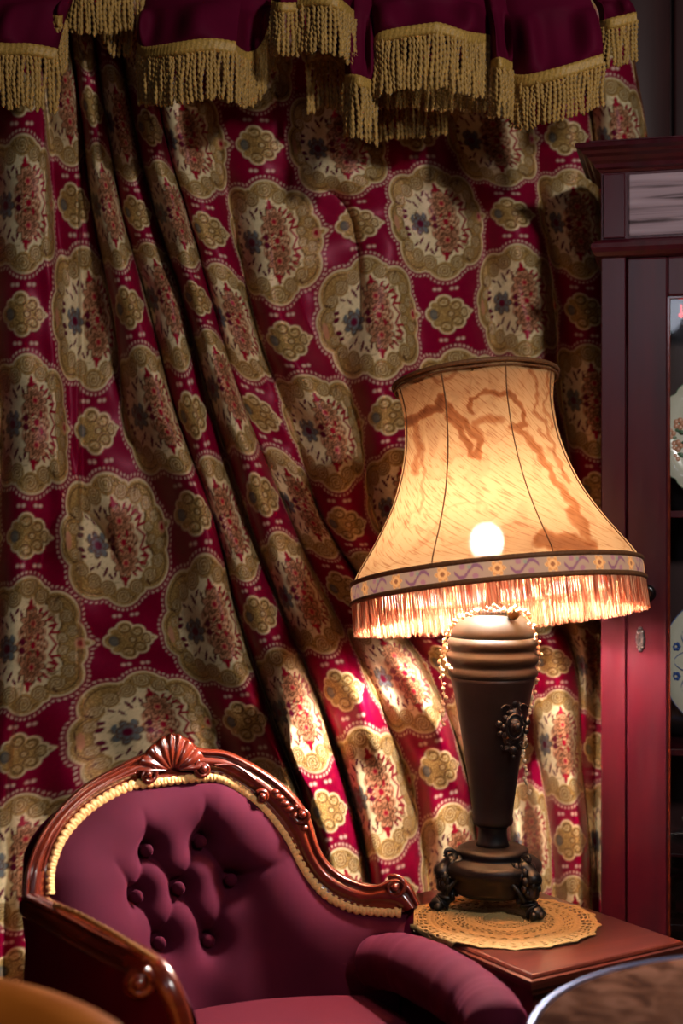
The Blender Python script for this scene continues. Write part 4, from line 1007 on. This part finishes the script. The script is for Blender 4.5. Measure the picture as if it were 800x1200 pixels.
o = m.build('bowl', M['china'], None); o.matrix_world = cabM @ Matrix.Translation((.205, .10, cz(1000)+.002)); tag(o, 'small white bowl on the glass shelf above the stemmed glasses', 'bowl')
MB().box(t+.001, CW-t-.001, .024, D-.009, cz(1000)-.005, cz(1000)+.001, .001).build('shelf', M['cabinet'], cab, False)
for (px, py, mt, lb) in [(787, 362, 'red_dot', 'tiny glowing red dot standing in for a reflection, inside the cabinet top'), (797, 357, 'yellow_dot', 'tiny glowing yellow dot standing in for a reflection, inside the cabinet top')]:  # added glowing dots in place of coloured reflections
    m = MB(); m.sphere((0, 0, 0), .005, u=16, v=10); m.tube([(0, 0, .004), (0, 0, .02)], .0015, 6)
    x = (px-704)*sc*1.0+.012; o = m.build('reflection_dot', M[mt], None); o.matrix_world = cabM @ Matrix.Translation((x, .12, cz(py)+.0)); tag(o, lb, 'reflection dot', 'glowing reflection dots in the cabinet')
m = MB(); m.tube([(.06, .12, cz(349)+.02), (.14, .12, cz(349)+.016), (.22, .12, cz(349)+.022), (.6, .12, cz(349)+.02)], .0012, 6); m.build('added_dot_wire', M['knob'], cab)  # added wire to go with the glowing reflection dots

# ------------------------------------------------------------------ foreground: round table (right) and leather chair (left)
rt = empty('round_table', (.48, 1.35, 0), 0, 'round mottled brown table with pale blue rim, blurred in the right foreground', 'table')
def mottled():
    m = NT('mottled_brown_top'); n1 = m.node('ShaderNodeTexNoise', Scale=28.0, Detail=4.0, Distortion=.8); m.link(m.coords(), n1.inputs[0])
    m.link(m.ramp(n1.outputs[0], [(.35, srgb(38, 22, 17)), (.5, srgb(58, 37, 28)), (.65, srgb(74, 50, 40))]), m.p.inputs['Base Color']); m.p.inputs['Roughness'].default_value = 1; m.p.inputs['Specular IOR Level'].default_value = 0; return m.m
MB().lathe([(.001, .728), (.28, .728), (.296, .733), (.299, .742), (.294, .748), (.29, .750), (.001, .750)], 96).build('table_top', mottled(), rt)
m = MB(); m.tube([(.2995*math.cos(k/96*2*PI), .2995*math.sin(k/96*2*PI), .746) for k in range(97)], .0035, 8, caps=False); o = m.build('rim', plain('blue_steel', srgb(96, 110, 150), .3, .7), rt)
MB().lathe([(.05, .727), (.03, .70), (.025, .4), (.03, .1), (.05, .06)], 24).build('pedestal', M['iron'], rt)
MB().lathe([(.20, .001), (.205, .01), (.19, .02), (.05, .062), (.03, .064)], 48).build('foot_plate', M['iron'], rt)
lc = empty('leather_chair', (-.51, 1.10, 0), 0, 'tan leather tub chair with rounded back, out of focus in the left foreground corner', 'armchair')
rows = []; R0 = .335
for k in range(97):
    a = math.radians(-40+260*k/96); c_, s_ = math.cos(a), math.sin(a); row = []
    drop = .0
    for (r, z) in [(R0-.05, .31), (R0-.055, .60), (R0-.055, .70), (R0-.05, .755), (R0-.03, .782), (R0, .79), (R0+.03, .782), (R0+.05, .755), (R0+.055, .70), (R0+.05, .62), (R0+.04, .30), (R0+.03, .08)]:
        row.append(Vector((r*c_, r*s_, z+.012-drop)))
    rows.append(row)
m = MB(); m.grid(rows)
for r in (rows[0], rows[-1]): c0 = len(m.v); m.v += list(r); m.f.append(tuple(range(c0, c0+len(r))))
m.build('back_shell', M['orange_wood'], lc)
MB().lathe([(.001, .38), (.24, .38), (.275, .39), (.278, .42), (.26, .455), (.2, .465), (.001, .467)], 64).build('seat', M['orange_wood'], lc)
MB().lathe([(.24, .08), (.27, .10), (.27, .379)], 48).build('seat_base', M['orange_wood'], lc)
for k in range(4):
    a = PI/4+k*PI/2; MB().lathe([(.012, .001), (.018, .082)], 12, (.22*math.cos(a), .22*math.sin(a), 0)).build('leg', M['mahogany'], lc)
